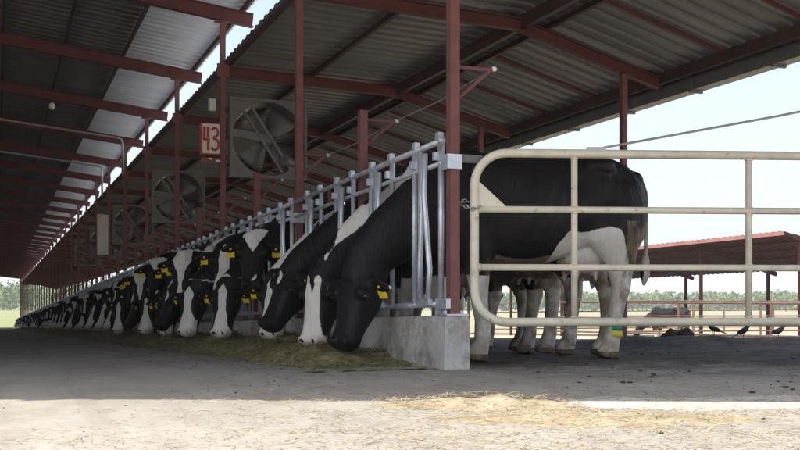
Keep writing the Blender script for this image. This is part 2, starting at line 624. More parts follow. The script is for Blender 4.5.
    sm.iterations = 5 if voxel < .02 else 2
    dg = bpy.context.evaluated_depsgraph_get()
    me = bpy.data.meshes.new_from_object(tmp.evaluated_get(dg))
    bpy.data.objects.remove(tmp)
    me.name = 'cow'
    for pl in me.polygons:
        pl.use_smooth = True
    me.materials.clear()
    me.materials.append(M['hide'])
    return me, dict(hind=hind, poll=poll, u=u, v=v, side=side, ears=ears)

def bones(me):
    n = len(me.vertices)
    co = np.empty(n * 3)
    me.vertices.foreach_get('co', co)
    co = co.reshape(-1, 3)
    x, y, z = co[:, 0].copy(), co[:, 1].copy(), co[:, 2].copy()
    sg = np.sign(y)
    w = np.clip((abs(y) - .12) / .1, 0, 1)
    ribs = np.sin((x + .25 * (z - 1)) * 2 * np.pi / .105) * .006 * np.exp(-((x + .88) / .26) ** 4) * np.exp(-((z - 1.08) / .26) ** 4)
    hollow = -.045 * np.exp(-((x + 1.20) / .10) ** 2 - ((z - 1.27) / .10) ** 2)
    flank = -.030 * np.exp(-((x + 1.20) / .10) ** 2 - ((z - .88) / .14) ** 2)
    rump = -.030 * np.exp(-((x + 1.64) / .09) ** 2 - ((z - 1.33) / .07) ** 2)
    should = -.022 * np.exp(-((x + .62) / .06) ** 2 - ((z - 1.1) / .25) ** 2)
    neckg = -.018 * np.exp(-((x + .16) / .06) ** 2 - ((z - 1.0) / .2) ** 2)
    co[:, 1] = y + sg * w * (ribs + hollow + flank + rump + should + neckg)
    spine = (abs(y) < .10) & (z > 1.35) & (x < -.3)
    co[:, 2] = np.where(spine, z + .008 * np.cos(y * 25) + .003 * np.sin(x * 40), z)
    me.vertices.foreach_set('co', co.ravel())
    me.update()

def paint(me, fr, style):
    n = len(me.vertices)
    co = np.empty(n * 3)
    me.vertices.foreach_get('co', co)
    co = co.reshape(-1, 3)
    x, y, z = co[:, 0], co[:, 1], co[:, 2]
    d = co - np.array(fr['poll'])
    s = d @ np.array(fr['u'])
    l = d @ np.array(fr['side'])
    v = d @ np.array(fr['v'])
    head = (s > -.12) & (s < .6) & (abs(l) < .30) & (v > -.20) & (x > .1)
    def sd(val):
        return np.clip(.5 + val * 4, 0, 1)
    free = np.full(n, .8)
    white = np.full(n, .43)
    if style == 'hero':
        free[:] = .12
        white = sd(.655 - z + .02 * np.sin(x * 11))
        flank = .25 - np.hypot((x + 1.36) * .85, (z - .70) * 1.0) + .03 * np.sin(x * 17 + z * 9)
        white = np.maximum(white, sd(flank))
        white = np.minimum(white, np.where((x < -1.70) & (z > .52), sd((x + 1.72)), 1))
        white = np.where((x > -.9) & (z > .6), 0.02, white)
    elif style == 'streak':
        free[:] = .0
        white = sd(.62 - z)
        dn = (x + .10) * .63 + (z - 1.0) * .78
        sl_ = (x + .10) * .78 - (z - 1.0) * .63
        wd = np.interp(sl_, [-.35, -.2, 0, .25, .42], [.07, .095, .08, .055, .01])
        stripe = wd - abs(dn - .15 - .03 * np.sin(sl_ * 8))
        white = np.maximum(white, np.where((x > -.42) & (x < .40) & (z > .6), sd(stripe), 0))
        blot = .10 - np.hypot((dn + .0) * 1.2, (sl_ + .16) * .75)
        white = np.maximum(white, np.where(x > -.4, sd(blot), 0))
        free = np.where(z > .62, .18, 0)
    elif style == 'dark':
        free[:] = .25
        white = np.maximum(np.full(n, .2), sd(.55 - z))
    else:
        legs = sd(.58 - z)
        white = np.maximum(white, legs * .99)
        belly = sd(.14 - np.hypot(np.maximum(z - .68, 0), y * .6))
        white = np.maximum(white, belly * .8)
        free = np.where(z < .5, .1, free)
    # the head carries its own markings
    face = {'hero': -1 + 0 * s,
            'dark': .032 - np.hypot((l + .01) * 1.1, (s - .07) * .55),
            'streak': np.where(v > -.07, np.minimum(.072 + np.clip(s - .25, 0, .3) * .25 - abs(l + .01), np.where(s < .15, abs(l + .012) - .026 * (1 - s / .15), 1)), -.06) - np.clip(.0 - s, 0, 1),
            'blaze': .030 + .055 * np.clip(.16 - s, 0, .16) / .16 * 1.0 + np.clip(s - .36, 0, .2) * .25 - abs(l),
            'triangle': np.where(s < .15, .085 * (1 - (s + .02) / .155) - abs(l), np.where(s > .30, .012 - np.hypot((l - .012 + (s - .4) * .5) * 1.0, (s - .40) * .4), -.2)),
            'white': np.where(v > -.06, .050 + np.clip(s - .22, 0, .3) * .35 - abs(l - .012), -.05) - np.clip(.03 - s, 0, 1) * .7}[style]
    face = np.where((v < -.05) & (style not in ('white', 'streak')), -.2, face)
    white = np.where(head, np.clip(.5 + face * 5, 0, 1), white)
    free = np.where(head, .8 if style in ('white', 'blaze') else .15, free)
    ear = head & (abs(l) > .155) & (s < .10)
    white = np.where(ear, .05, white)
    pink = np.zeros(n)
    udder = np.clip(1.3 - np.sqrt(((x + 1.40) / .25) ** 2 + (y / .19) ** 2 + ((z - .64) / .16) ** 2), 0, 1) * 1.6
    pink = np.maximum(pink, np.where(abs(x + 1.4) < .32, np.clip(udder, 0, 1), 0) * .4)
    pink = np.maximum(pink, np.where((x < -.6) & (x > -1.5) & (abs(y) < .2) & (z < .74) & (z > .55), .35, 0))
    muzzle = head & (s > .425)
    if style in ('white', 'streak'):
        pink = np.where(muzzle, .35, pink)
    else:
        white = np.where(muzzle, .05, white)
    nos = head & (np.hypot((abs(l) - .052) * 1.0, (s - .463) * 1.3) < .017) & (v > -.075)
    white = np.where(nos, 0, white)
    pink = np.where(nos, 0, pink)
    tailz = (x < -1.925)
    white = np.where(tailz, np.where(z > 1.15, white, .75), white)
    dirt = np.clip((.75 - z) / .5, 0, 1) * (.65 if style == 'hero' else .95)
    dirt = np.maximum(dirt, np.where((x < -1.60) & (z < 1.0), .85, 0))
    dirt = np.maximum(dirt, np.where((z < .70) & (x > -1.5) & (x < -.5), .35, 0))
    dirt = np.where(tailz, .8, dirt)
    dirt = np.where(x > -.1, 0, np.maximum(dirt, .04))
    hoof = z < .055
    white = np.where(hoof, .02, white)
    dirt = np.where(hoof, .9, dirt)
    col = np.stack([white, pink, dirt, free], 1).astype(np.float32)
    ca = me.color_attributes.new('pat', 'FLOAT_COLOR', 'POINT')
    ca.data.foreach_set('color', col.ravel())

def tag_mesh(two=True):
    mb = MB()
    mb.box((0, 0, -.038), (.006, .062, .070))
    mb.box((0, 0, .002), (.006, .034, .026))
    mb.ball((.006, 0, 0), (.006, .010, .010), 8, 5)
    return mb

EYE_MESH = MB().ball((0, 0, 0), (.024, .024, .024), 12, 8).mesh('eye', M['eye'], True)
_tm = tag_mesh()
TAG_MESH = _tm.mesh('ear_tag', M['yellow'])

LAST = {}
def make_cow(pose, style, voxel, lie=False, seed=0, parts=True, tags=(1, 1)):
    me, fr = make_body(pose, voxel, lie, seed)
    paint(me, fr, style)
    if voxel < .02:
        bones(me)
    o = bpy.data.objects.new('cow', me)
    COL.objects.link(o)
    LAST.update(fr)
    if parts:
        for s in (-1, 1):
            e = bpy.data.objects.new('eye', EYE_MESH)
            COL.objects.link(e)
            e.parent = o
            e.location = fr['poll'] + fr['u'] * .130 + fr['side'] * (s * .131) + fr['v'] * .012
        for (base, d, nrm, wd), on in zip(fr['ears'], tags):
            if not on:
                continue
            t_ = bpy.data.objects.new('ear_tag', TAG_MESH)
            COL.objects.link(t_)
            t_.parent = o
            dn = Vector((0, 0, -1))
            dn = (dn - nrm * dn.dot(nrm)).normalized()
            m = Matrix((nrm, dn.cross(nrm) * -1, -dn)).transposed()
            t_.rotation_euler = m.to_euler()
            t_.location = base + d * .105 + nrm * .024 + Vector((0, 0, .0))
            t_.scale = (1.1, 1.2, 1.2)
    return o

COW_ROT = math.atan2(-EY, -EX)
def put_cow(o, a, t=0.0, turn=0.0, sc=1.0, label=None, group=None):
    w = W(a, t)
    o.location = (w.x, w.y, fz(a) + .015)
    o.rotation_euler = (0, 0, COW_ROT + R(turn))
    o.scale = (sc, sc, sc)
    tag(o, label, 'cow', group)
    return o

ROW = 'cows feeding in a row at the headlocks'
VX = .0135
hero = make_cow('eat', 'hero', VX, seed=1, tags=(0, 1))
HL = LAST['hind'][1]
put_cow(hero, .74, -.02, sc=1.0, group=ROW, label='nearest cow behind the cream gate, black with white hind legs, head down')
hl = -1.663 + HL
band = MB()
band.tube([(hl + .002, .175, .160), (hl, .175, .203)], [.062, .0590], 16)
lb = band.build('leg_band', M['band_y'], hero, smooth=True)
lb['label'] = 'yellow band round the hind leg'
band = MB()
band.tube([(hl, .175, .205), (hl - .002, .175, .255)], [.0590, .0575], 16)
lb2 = band.build('leg_band', M['band_g'], hero, smooth=True)
lb2['label'] = 'green band round the hind leg'
HERO_BANDS = (lb, lb2)
cowB = put_cow(make_cow('eat_b', 'streak', VX, seed=2, tags=(0, 1)), 1.48, 0, group=ROW, label='second cow from the gate, white face in the hay, white streak down its neck')
cowC = put_cow(make_cow('eat_c', 'dark', VX, seed=3), 2.08, 0, group=ROW, label='third cow from the gate, black neck reaching down with two yellow tags')
cowD = put_cow(make_cow('up', 'triangle', VX, seed=4), 4.0, .02, group=ROW, label='black cow with raised head and white triangle on its forehead facing the lane')
cowF = put_cow(make_cow('mid', 'blaze', VX, seed=5), 7.10, 0, group=ROW, label='black cow facing the lane with a long broad white blaze, under the number sign')
cowG = put_cow(make_cow('low', 'white', VX, seed=6), 4.62, 0, group=ROW, label='white-faced cow with head low in the feed, left of the triangle-marked cow')
cowE = put_cow(make_cow('up', 'white', VX, seed=12), 5.22, 0, group=ROW, label='cow with raised pale forehead just left of the triangle-marked cow')

cowH = put_cow(make_cow('low', 'dark', VX, seed=15), 8.62, .0, group=ROW, label='black cow with low head, left of the number sign')

cowK = put_cow(make_cow('low', 'white', VX, seed=21), 3.0, .10, group=ROW, label='cow with head low below the triangle-marked cow, right of the white-faced one')
cowL = make_cow('mid', 'blaze', .02, seed=23, parts=False)
put_cow(cowL, 5.3, 2.75, turn=68, sc=.97, label='cow standing loose behind the feeding row, only its legs seen under the nearest cow')

# ------------------------------------------------------------------ the rest of the row
far_up = make_cow('mid', 'blaze', .026, seed=8, parts=False)
far_eat = make_cow('eat_c', 'white', .026, seed=9, parts=False)
far_drk = make_cow('up', 'triangle', .026, seed=10, parts=False)
near_list = [(5.75, cowG, 'white-faced cow eating low below the raised pale forehead'),
             (6.30, cowF, 'blazed cow facing the lane, just right of the longest blaze under the sign'),
             (6.62, cowC, 'dark cow eating low, right of the long-blazed cow under the sign'),
             (7.62, cowG, 'white-faced cow eating low, left of the long-blazed cow under the sign'),
             (8.10, cowE, 'cow with raised pale face, first raised head left of the number sign'),
             (9.10, cowD, 'dark cow with raised triangle-marked head, second raised one left of the number sign'),
             (9.62, cowG, 'white-faced cow with head low under the right edge of the second fan'),
             (10.02, cowF, 'blazed cow facing the lane below the second fan'),
             (10.62, cowE, 'cow with raised pale face, just left of the second fan'),
             (11.12, cowC, 'dark cow eating low, left of the second fan'),
             (11.62, cowF, 'blazed cow facing the lane between the second fan and the hanging panel'),
             (12.15, cowG, 'white-faced cow with head low, just right of the pale hanging panel'),
             (12.70, cowD, 'dark cow with raised marked head below the pale hanging panel'),
             (13.25, cowH, 'black cow with lowered head, left of the pale hanging panel')]
for a, src_, lab in near_list:
    c = copy_tree(src_)
    put_cow(c, a, random.uniform(-.20, .06), random.uniform(-9, 9), random.uniform(.97, 1.05), lab, ROW)
a = 14.0
i = 0
while a < NB * BAY - 1:
    k = round(a / BAY)
    if abs(a - k * BAY) > .22 and random.random() > .14:
        src_ = random.choice((far_up, far_eat, far_drk))
        c = src_ if src_.get('used') is None else src_.copy()
        if src_.get('used') is None:
            src_['used'] = 1
        else:
            COL.objects.link(c)
        put_cow(c, a, random.uniform(-.1, .08), random.uniform(-7, 7), random.uniform(.93, 1.03),
                'black and white cow in the dim far end of the feeding row', 'far cows of the feeding row')
    a += random.uniform(.58, .80)
    i += 1
for o_ in (far_up, far_eat, far_drk):
    pass
for o_ in COL.objects:
    if 'used' in o_:
        del o_['used']

# the young cow out in the yard
yx, yy = 6.75, 27.2
rest = make_cow('eat_c', 'hero', .022, seed=11, parts=False)
rest.location = (yx, yy, ground_z(yx, yy) - .02)
rest.rotation_euler = (0, 0, R(128))
rest.scale = (.70,) * 3
tag(rest, 'young black cow with white belly standing in the sunlit yard, seen past the hind leg', 'cow')

# ------------------------------------------------------------------ barn
barn = empty('barn', W(0, 0, 0), TH)
tag(barn, 'long open-sided barn with red steel frame and corrugated roof', 'barn')
def zl(t):   # left (lane) roof: rafter centre height
    return 4.06 - .12 * t if t > -4.2 else 4.06 + .12 * 4.2 + .12 * (t + 4.2)
def zr(t):   # cow-side roof: rafter centre height
    return 3.35 - .034 * t if t < KINK else 3.35 - .034 * KINK - .27 * (t - KINK)
KINK = 2.35
RF, EV = .09, 4.30   # half rafter depth, eave
Z_L, Z_R = .21, .20
def end_a(t, yc):   # unseen roof end by the camera, skewed to lay its shadow across the lane
    return (yc - P0[1] - EY * t) / EX
A1 = NB * BAY + .6

def ibeam(mb, p, q, d, w):
    p, q = Vector(p), Vector(q)
    mb.bar(p, q, .014, d - .024)
    up = Vector((0, 0, d / 2 - .006))
    mb.bar(p + up, q + up, w, .012)
    mb.bar(p - up, q - up, w, .012)
    return mb

def share(me, name, parent, loc):
    o = bpy.data.objects.new(name, me)
    COL.objects.link(o)
    o.parent = parent
    o.location = loc
    return o

K0 = -1
# rafters share their meshes from frame to frame
mb = MB()
ibeam(mb, (.385, 0, zl(.385)), (-4.2, 0, zl(-4.2)), .17, .09)
ibeam(mb, (-4.2, 0, zl(-4.2)), (-8.9, 0, zl(-8.9)), .17, .09)
left_rafter = mb.mesh('rafter', M['darkred'])
mb = MB()
ibeam(mb, (.04, 0, zr(.04)), (KINK + .03, 0, zr(KINK)), .125, .08)
ibeam(mb, (KINK - .03, .003, zr(KINK)), (EV - .25, .003, zr(EV - .25)), .125, .078)
right_rafter = mb.mesh('shed_rafter', M['darkred'])
mb = MB()
mb.bar((KINK + .05, 0, zr(KINK + .05) + .085), (EV - .1, 0, zr(EV - .1) + .085), .03, .035)
mid_rafter = mb.mesh('roof_brace', M['darkred'])
arm = MB()
arm.tube([(.03, 0, 0), (.27, 0, 0)], .013, 8)
arm.tube([(.03, 0, -.20), (.25, 0, -.01)], .011, 8)
arm_me = arm.mesh('bracket_arm', M['red'])
ins_me = MB().ball((.285, 0, .008), (.018, .018, .018), 10, 6).mesh('insulator', M['white'], True)
BR_Z = 1.87
for k in range(K0, NB + 1):
    a = k * BAY
    fl = fz(a)
    top = zl(0) + rz(a) - RF
    if k >= 0:
        share(left_rafter, 'rafter', barn, (0, a, rz(a)))
    share(right_rafter, 'shed_rafter', barn, (0, a, rz(a)))
    if k < NB:
        share(mid_rafter, 'roof_brace', barn, (0, a + BAY * .36, rz(a)))
        share(mid_rafter, 'roof_brace', barn, (0, a + BAY * .70, rz(a)))
    mb = MB()
    zb = fl + .325
    mb.box((0, 0, (zb + top) / 2), (.064, .064, top - zb))
    if k < 12:
        mb.box((.0, -.05, zr(.05) + rz(a)), (.16, .008, .16))
        mb.box((-.02, 0, top - .006), (.16, .12, .010))
    ps = mb.build('post', M['red'], barn, (0, a, 0))
    mb = MB()
    mb.box((0, 0, zb + .006), (.15, .14, .012))
    for sx in (-.055, .055):
        mb.box((sx, .0, zb + .02), (.02, .02, .025))
    mb.build('base_plate', M['galv'], ps)
    if 0 <= k <= 14:
        share(arm_me, 'bracket_arm', ps, (0, 0, fl + BR_Z))
        share(ins_me, 'insulator', ps, (0, 0, fl + BR_Z))
    mb = MB()
    t_ = 3.60
    e = zr(t_) + rz(a) - .06
    g0 = fl - .25
    mb.box((0, 0, (g0 + e) / 2), (.062, .062, e - g0))
    mb.build('eave_post', M['red'], barn, (t_, a, 0))
    if k >= 0 and k % 2 == 0:
        e = zl(-8.4) + rz(a) - RF
        mb = MB()
        mb.box((0, 0, (fl + e) / 2), (.09, .09, e - fl))
        mb.build('side_post', M['red'], barn, (-8.4, a, 0))

def cpurlin(t, z, h=.11, w=.05, mt='darkred', y0=0.6, name='purlin'):
    s = end_a(t, y0)
    mb = MB()
    L0, L1 = s, A1
    za, zb_ = z + rz(L0), z + rz(L1)
    mb.bar((t, L0, za), (t, L1, zb_), .006, h)
    mb.bar((t + w / 2, L0, za + h / 2), (t + w / 2, L1, zb_ + h / 2), w, .006)
    mb.bar((t + w / 2, L0, za - h / 2), (t + w / 2, L1, zb_ - h / 2), w, .006)
    return mb.build(name, M[mt], barn)
YL, YR = 1.95, 2.55
for t_ in (.26, -.83, -1.69, -2.55, -3.40, -4.12):
    cpurlin(t_, zl(t_) + RF + .05, h=.07, w=.035, y0=YL, mt='purlin')
for t_ in (-5.0, -5.9, -6.8, -7.7, -8.6):
    cpurlin(t_, zl(t_) + RF + .05, h=.07, w=.035, y0=YL, mt='purlin')
for t_ in (.06, 1.15):
    cpurlin(t_, zr(t_) + .09, h=.05, w=.04, y0=YR, mt='purlin')
cpurlin(KINK, zr(KINK) + .03, h=.13, w=.06, y0=YR, mt='purlin')
cpurlin(KINK + .30, zr(KINK + .30) + .09, h=.05, w=.04, y0=YR, mt='purlin')
cpurlin(EV - .22, zr(EV - .22) + .07, h=.12, w=.05, y0=YR, mt='purlin')

def corrugated(t0, t1, zf, y0, mt, nt_=3, per=.21, dep=.021, label=None):
    """a ribbed steel roof sheet: ribs run down the slope"""
    ts = np.linspace(t0, t1, nt_)
    a_s = -9.03
    n = int((A1 - a_s) / per)
    prof = [(0, 0), (.42, 0), (.52, 1), (.86, 1), (.96, 0)]
    v, f = [], []
    cols = [(i + u_, d_) for i in range(n) for u_, d_ in prof]
    for t_ in ts:
        e0 = end_a(t_, y0)
        for c, d_ in cols:
            a_ = a_s + c * per
            aa = max(a_, e0)
            v.append((t_, aa, zf(t_) + rz(aa) + d_ * dep))
    m_ = len(cols)
    for j in range(nt_ - 1):
        for i in range(m_ - 1):
            f.append((j * m_ + i, j * m_ + i + 1, (j + 1) * m_ + i + 1, (j + 1) * m_ + i))
    me = bpy.data.meshes.new('roof_sheet')
    me.from_pydata(v, [], f)
    me.materials.append(M[mt])
    o = bpy.data.objects.new('roof_sheet', me)
    COL.objects.link(o)
    o.parent = barn
    me.update()
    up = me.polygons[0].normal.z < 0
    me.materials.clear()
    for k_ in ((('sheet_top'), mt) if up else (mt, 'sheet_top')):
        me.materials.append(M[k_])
    sd = o.modifiers.new('gauge', 'SOLIDIFY')
    sd.thickness = .002
    sd.material_offset = 1
    if label:
        o['label'] = label
    return o
TOPL, TOPR = RF + .10, .12
corrugated(-.86, .38, lambda t: zl(t) + TOPL, YL, 'sheet_bounce', label='corrugated sheet along the open ridge, paler with bounced light put into its colour')
corrugated(-4.2, -.83, lambda t: zl(t) + TOPL - .004, YL, 'sheet', 4)
corrugated(-9.1, -4.2, lambda t: zl(t) + TOPL, YL, 'sheet', 4)
corrugated(-12.8, -8.5, lambda t: zr(-8.4 - t) + TOPR, 1.9, 'sheet', 5)  # unseen mirrored shed roof, added to cut daylight from the left
mb = MB()
s0 = end_a(-4.2, YL)
for sg_ in (-1, 1):
    mb.bar((-4.2 + sg_ * .12, s0, zl(-4.2) + TOPL + .03 + rz(s0)), (-4.2 + sg_ * .12, A1, zl(-4.2) + TOPL + .03 + rz(A1)), .26, .004)
mb.build('ridge_cap', M['sheet'], barn)
corrugated(.02, KINK, lambda t: zr(t) + TOPR, YR, 'sheet_mid', 3)
corrugated(KINK - .06, EV + .12, lambda t: zr(t) + TOPR, YR, 'sheet_mid', 3)
# eave gutter with joint straps
mb = MB()
s0 = end_a(EV, YR)
zz = zr(EV) + .085
for (t0_, z0_, t1_, z1_) in ((EV - .06, 0, EV - .06, -.14), (EV - .06, -.14, EV + .07, -.14), (EV + .07, -.14, EV + .10, .0)):
    mb.bar(((t0_ + t1_) / 2, s0, zz + (z0_ + z1_) / 2 + rz(s0)), ((t0_ + t1_) / 2, A1, zz + (z0_ + z1_) / 2 + rz(A1)), max(abs(t1_ - t0_), .004), max(abs(z1_ - z0_), .004))
gut = mb.build('gutter', M['fan'], barn)
strap_me = MB().box((EV + .005, 0, zz - .085), (.165, .03, .165)).mesh('strap', M['fan'])
for k in range(0, 44):
    aa = -3.0 + k * 1.22
    share(strap_me, 'strap', gut, (0, aa, rz(aa)))

# unseen wall added on the left to darken the lane, roof and cows
mb = MB()
mb.bar((-12.55, 2.0, 1.15 + rz(2)), (-12.55, A1, 1.15 + rz(A1) - 1.0), .04, 3.2)
mb.build('added_shade_wall', M['sheet'], barn)

# ------------------------------------------------------------------ feed curb
mb = MB()
nseg = NB
rings = []
a_s = [-.06 + i * (NB * BAY + .3) / 60 for i in range(61)]
a_s = [-.06 + .03 * i for i in range(180)] + [5.4 + i * 1.8 for i in range(1, 61)]
for aa in a_s:
    zf = fz(aa)
    sec = [(-.088, -.3), (-.088, 0), (-.087, .1), (-.086, .2), (-.085, .29), (-.080, .315), (-.066, .325), (0, .327), (.066, .325), (.080, .315), (.085, .29), (.086, .15), (.088, 0), (.088, -.3)]
    ring_ = []
    for q_, (t_, z_) in enumerate(sec):
        k_ = .006 if z_ > .28 else .003
        n1 = mnoise.noise(Vector((aa * 9, q_ * 1.7, 0))) + .6 * mnoise.noise(Vector((aa * 31, q_ * 2.9, 5)))
        ring_.append((t_ * (1 + n1 * k_ * 6), aa, zf + z_ + n1 * k_ * .7))
    rings.append(ring_)
mb.loft(rings)
cb = mb.build('feed_curb', M['concrete'], None, W(0, 0, 0), TH)
tag(cb, 'low grey concrete curb under the headlocks along the hay', 'curb')

# ------------------------------------------------------------------ headlock panels, one per bay
def headlock_panel(full=True):
    root = empty('headlock_panel', (0, 0, 0), TH)
    a0, a1 = .05, BAY - .05
    def zf(u_):
        return -.0232 * u_
    T = -.045
    def rail(name, z, r, t_=T):
        mb = MB()
        mb.tube([(t_, a0, z + zf(a0)), (t_, a1, z + zf(a1))], r, 8)
        return mb.build(name, M['galv'], root, smooth=True)
    rail('top_rail', 1.42, .021)
    rail('latch_rail', 1.28, .017)
    rail('bottom_rail', .40, .019)
    if not full:
        mb = MB()
        for q in range(4):
            for du in (.10, .36, .56):
                u_ = a0 + q * .83 + du
                mb.tube([(T, u_, .40 + zf(u_)), (T, u_, 1.42 + zf(u_))], .016, 5)
        mb.build('neck_bars', M['galv'], root)
        return root
    for q in range(4):
        u0 = a0 + q * .83
        for du in (.03, .36, .46):
            u_ = u0 + du
            mb = MB()
            mb.tube([(T, u_, .40 + zf(u_)), (T, u_, 1.42 + zf(u_))], .0195, 8)
            mb.build('neck_bar', M['galv'], root, smooth=True)
        mb = MB()
        ub, ut = u0 + .15, u0 + .20
        zz_ = zf(u0)
        mb.tube([(T - .035, ub, .42 + zz_), (T - .035, ub - .02, .62 + zz_), (T - .035, ut + .02, 1.10 + zz_), (T - .035, ut, 1.36 + zz_)], .0195, 8)
        mb.tube([(T - .035, ub + .14, .42 + zz_), (T - .035, ub + .135, .66 + zz_), (T - .035, ut + .035, 1.20 + zz_), (T - .035, ut + .03, 1.36 + zz_)], .0195, 8)
        lk = mb.build('locking_bar', M['galv'], root, smooth=True)
        mb = MB()
        mb.box((T - .035, ub + .07, .41 + zz_), (.03, .20, .04))
        mb.build('pivot', M['galv'], lk)
        for du in (.03, .41):
            mb = MB()
            u_ = u0 + du
            mb.box((T, u_, 1.35 + zf(u_)), (.012, .075, .155))
            mb.box((T - .02, u_ + .02, 1.325 + zf(u_)), (.05, .03, .05))
            mb.box((T - .012, u_, 1.445 + zf(u_)), (.035, .05, .05))
            mb.build('latch', M['galv'], root)
    mb = MB()
    mb.box((-.012, -.005, 1.275), (.10, .095, .09))
    mb.build('clamp', M['galv'], root)
    MB().box((.12, -.02, 1.30), (.15, .012, .05)).build('stop_plate', M['fan'], root)
    mb = MB()
    mb.box((-.05, .04, .40), (.03, .16, .06))
    mb.box((-.03, .12, .36), (.07, .02, .07))
    mb.build('foot_bracket', M['galv'], root)
    return root
PAN = 'galvanised headlock panels along the feed curb'
full = headlock_panel(True)
simple = headlock_panel(False)
place = ['beside the gate, over the nearest cow', 'in the bay just behind the first fan', 'in the bay under the number 43 sign',
         'in the bay right of the second fan post', 'in the bay behind the second fan']
for k in range(NB):
    if k < 9:
        o = full if k == 0 else copy_tree(full)
    else:
        o = simple if k == 9 else copy_tree(simple)
    a = k * BAY
    w = W(a, 0)
    o.location = (w.x, w.y, fz(a))
    if k < 5:
        tag(o, 'grey tubular headlock panel ' + place[k], 'headlock', PAN)
    else:
        tag(o, 'grey tubular headlock panel in the dark far part of the row', 'headlock', 'far headlock panels')

# short red posts half way along each bay, with their own cable arms
def short_post():
    root = empty('short_post', (0, 0, 0), TH)
    mb = MB()
    mb.box((.02, 0, (.33 + 1.93) / 2), (.06, .06, 1.60))
    mb.build('shaft', M['red'], root)
    mb = MB()
    mb.box((.02, 0, 1.934), (.07, .07, .008))
    mb.build('cap', M['red'], root)
    share(arm_me, 'bracket_arm', root, (0.02, 0, BR_Z))
    share(ins_me, 'insulator', root, (0.02, 0, BR_Z))
    return root
sp0 = short_post()
splab = ['short red post between the two nearest tall posts, rising over the second cow', 'short red post just right of the first fan, above the triangle-marked cow',
         'short red post left of the first fan below the number sign']
for k in range(15):
    a = (k + .5) * BAY
    o = sp0 if k == 0 else copy_tree(sp0)
    w = W(a, 0)
    o.location = (w.x, w.y, fz(a))
    tag(o, splab[k] if k < 3 else 'short red post in the dark far part of the row', 'post', 'short posts of the feed line' if k < 3 else 'far short posts')

# the cable through all the bracket tips
pts = []
for k in range(0, 29):
    a = k * BAY / 2
    t_ = .285 if k % 2 == 0 else .305
    pts.append((t_, a, fz(a) + BR_Z + .012))
    if k < 28:
        am = a + BAY / 4
        pts.append((.295, am, fz(am) + BR_Z - .012))
cab = MB().tube(pts, .005, 6).build('cable', M['wire'], None, W(0, 0, 0), TH)
tag(cab, 'thin grey cable strung over the bracket tips above the cows', 'cable')

# ------------------------------------------------------------------ fans
def fan():
    root = empty('barn_fan', (0, 0, 0), TH)
    S, D = .97, .26
    n = 48
    rim = .470
    mb = MB()
    # square front plate with a round hole, and the funnel behind it
    sq, ci, bk = [], [], []
    for k in range(n):
        an = 2 * math.pi * k / n
        c, s = math.cos(an), math.sin(an)
        m_ = max(abs(c), abs(s))
        sq.append((S / 2 * c / m_, .004, S / 2 * s / m_))
        ci.append((rim * c, 0, rim * s))
        bk.append((rim * .94 * c, D, rim * .94 * s))
    for A_, B_ in ((sq, ci), (ci, bk)):
        for k in range(n):
            q = (k + 1) % n
            mb.quad(A_[k], A_[q], B_[q], B_[k])
    hs = mb.build('housing', M['fan'], root)
    sd = hs.modifiers.new('gauge', 'SOLIDIFY')
    sd.thickness = .012
    mb = MB()
    for sx in (-1, 1):
        mb.box((sx * S / 2, .05, 0), (.035, .13, S + .035))
        mb.box((0, .05, sx * S / 2), (S - .035, .13, .035))
    mb.build('frame', M['fan'], root)
    for k in range(4):
        an = 2 * math.pi * k / 4 + .95
        mb = MB()
        d = Vector((math.cos(an), 0, math.sin(an)))
        s = Vector((-math.sin(an), 0, math.cos(an)))
        rows = []
        for q in range(6):
            r_ = .07 + q * .066
            wdt = .07 + .05 * q * (1 - q / 10)
            tw = R(38 - q * 4)
            e_ = s * math.cos(tw) + Vector((0, 1, 0)) * math.sin(tw)
            nn = d.cross(e_)
            c_ = d * r_ + Vector((0, .13, 0))
            rows.append([c_ + e_ * wdt + nn * .003, c_ + nn * .012, c_ - e_ * wdt + nn * .003, c_ - e_ * wdt - nn * .003, c_ + nn * .006, c_ + e_ * wdt - nn * .003])
        mb.loft(rows)
        mb.build('blade', M['fan'], root, smooth=True)
    mb = MB()
    mb.tube([(0, .04, 0), (0, .22, 0)], .07, 18)
    mb.build('hub', M['fan'], root)
    mb = MB()
    mb.tube([(.20, -.02, -.26), (.36, .10, -.30)], .075, 16)
    mb.build('motor', M['fan'], root)
    for sx in (-.07, .07):
        mb = MB()
        mb.bar((-.30 + sx, .012, .40), (.25 + sx, .012, -.42), .035, .03, (0, 1, 0))
        mb.build('strut', M['fan'], root)
    mb = MB()
    mb.bar((-S / 2, .02, .06), (.05, .02, .0), .10, .02, (0, 1, 0))
    mb.build('belt_guard', M['fan'], root)
    mb = MB()
    for z_ in (-.35, .35):
        mb.bar((-S / 2 - .06, .06, z_), (-S / 2 + .01, .06, z_), .04, .04)
    mb.build('mount', M['darkred'], root)
    return root
f0 = fan()
flab = {2: 'nearest square grey barn fan with tilted struts, right of the number sign', 4: 'second square barn fan, dim, deeper in the barn left of the sign', 6: 'third barn fan, small and dark, right of the pale hanging panel'}
for k in (2, 4, 6, 8, 10):
    o = f0 if k == 2 else copy_tree(f0)
    a = k * BAY
    w = W(a + .02, .6)
    o.location = (w.x, w.y, 2.535 + rz(a)  - (.03 if k > 2 else 0))
    tag(o, flab.get(k, 'distant dark barn fan high over the far cows'), 'fan', 'fans along the feed line' if k < 8 else 'farthest barn fans')

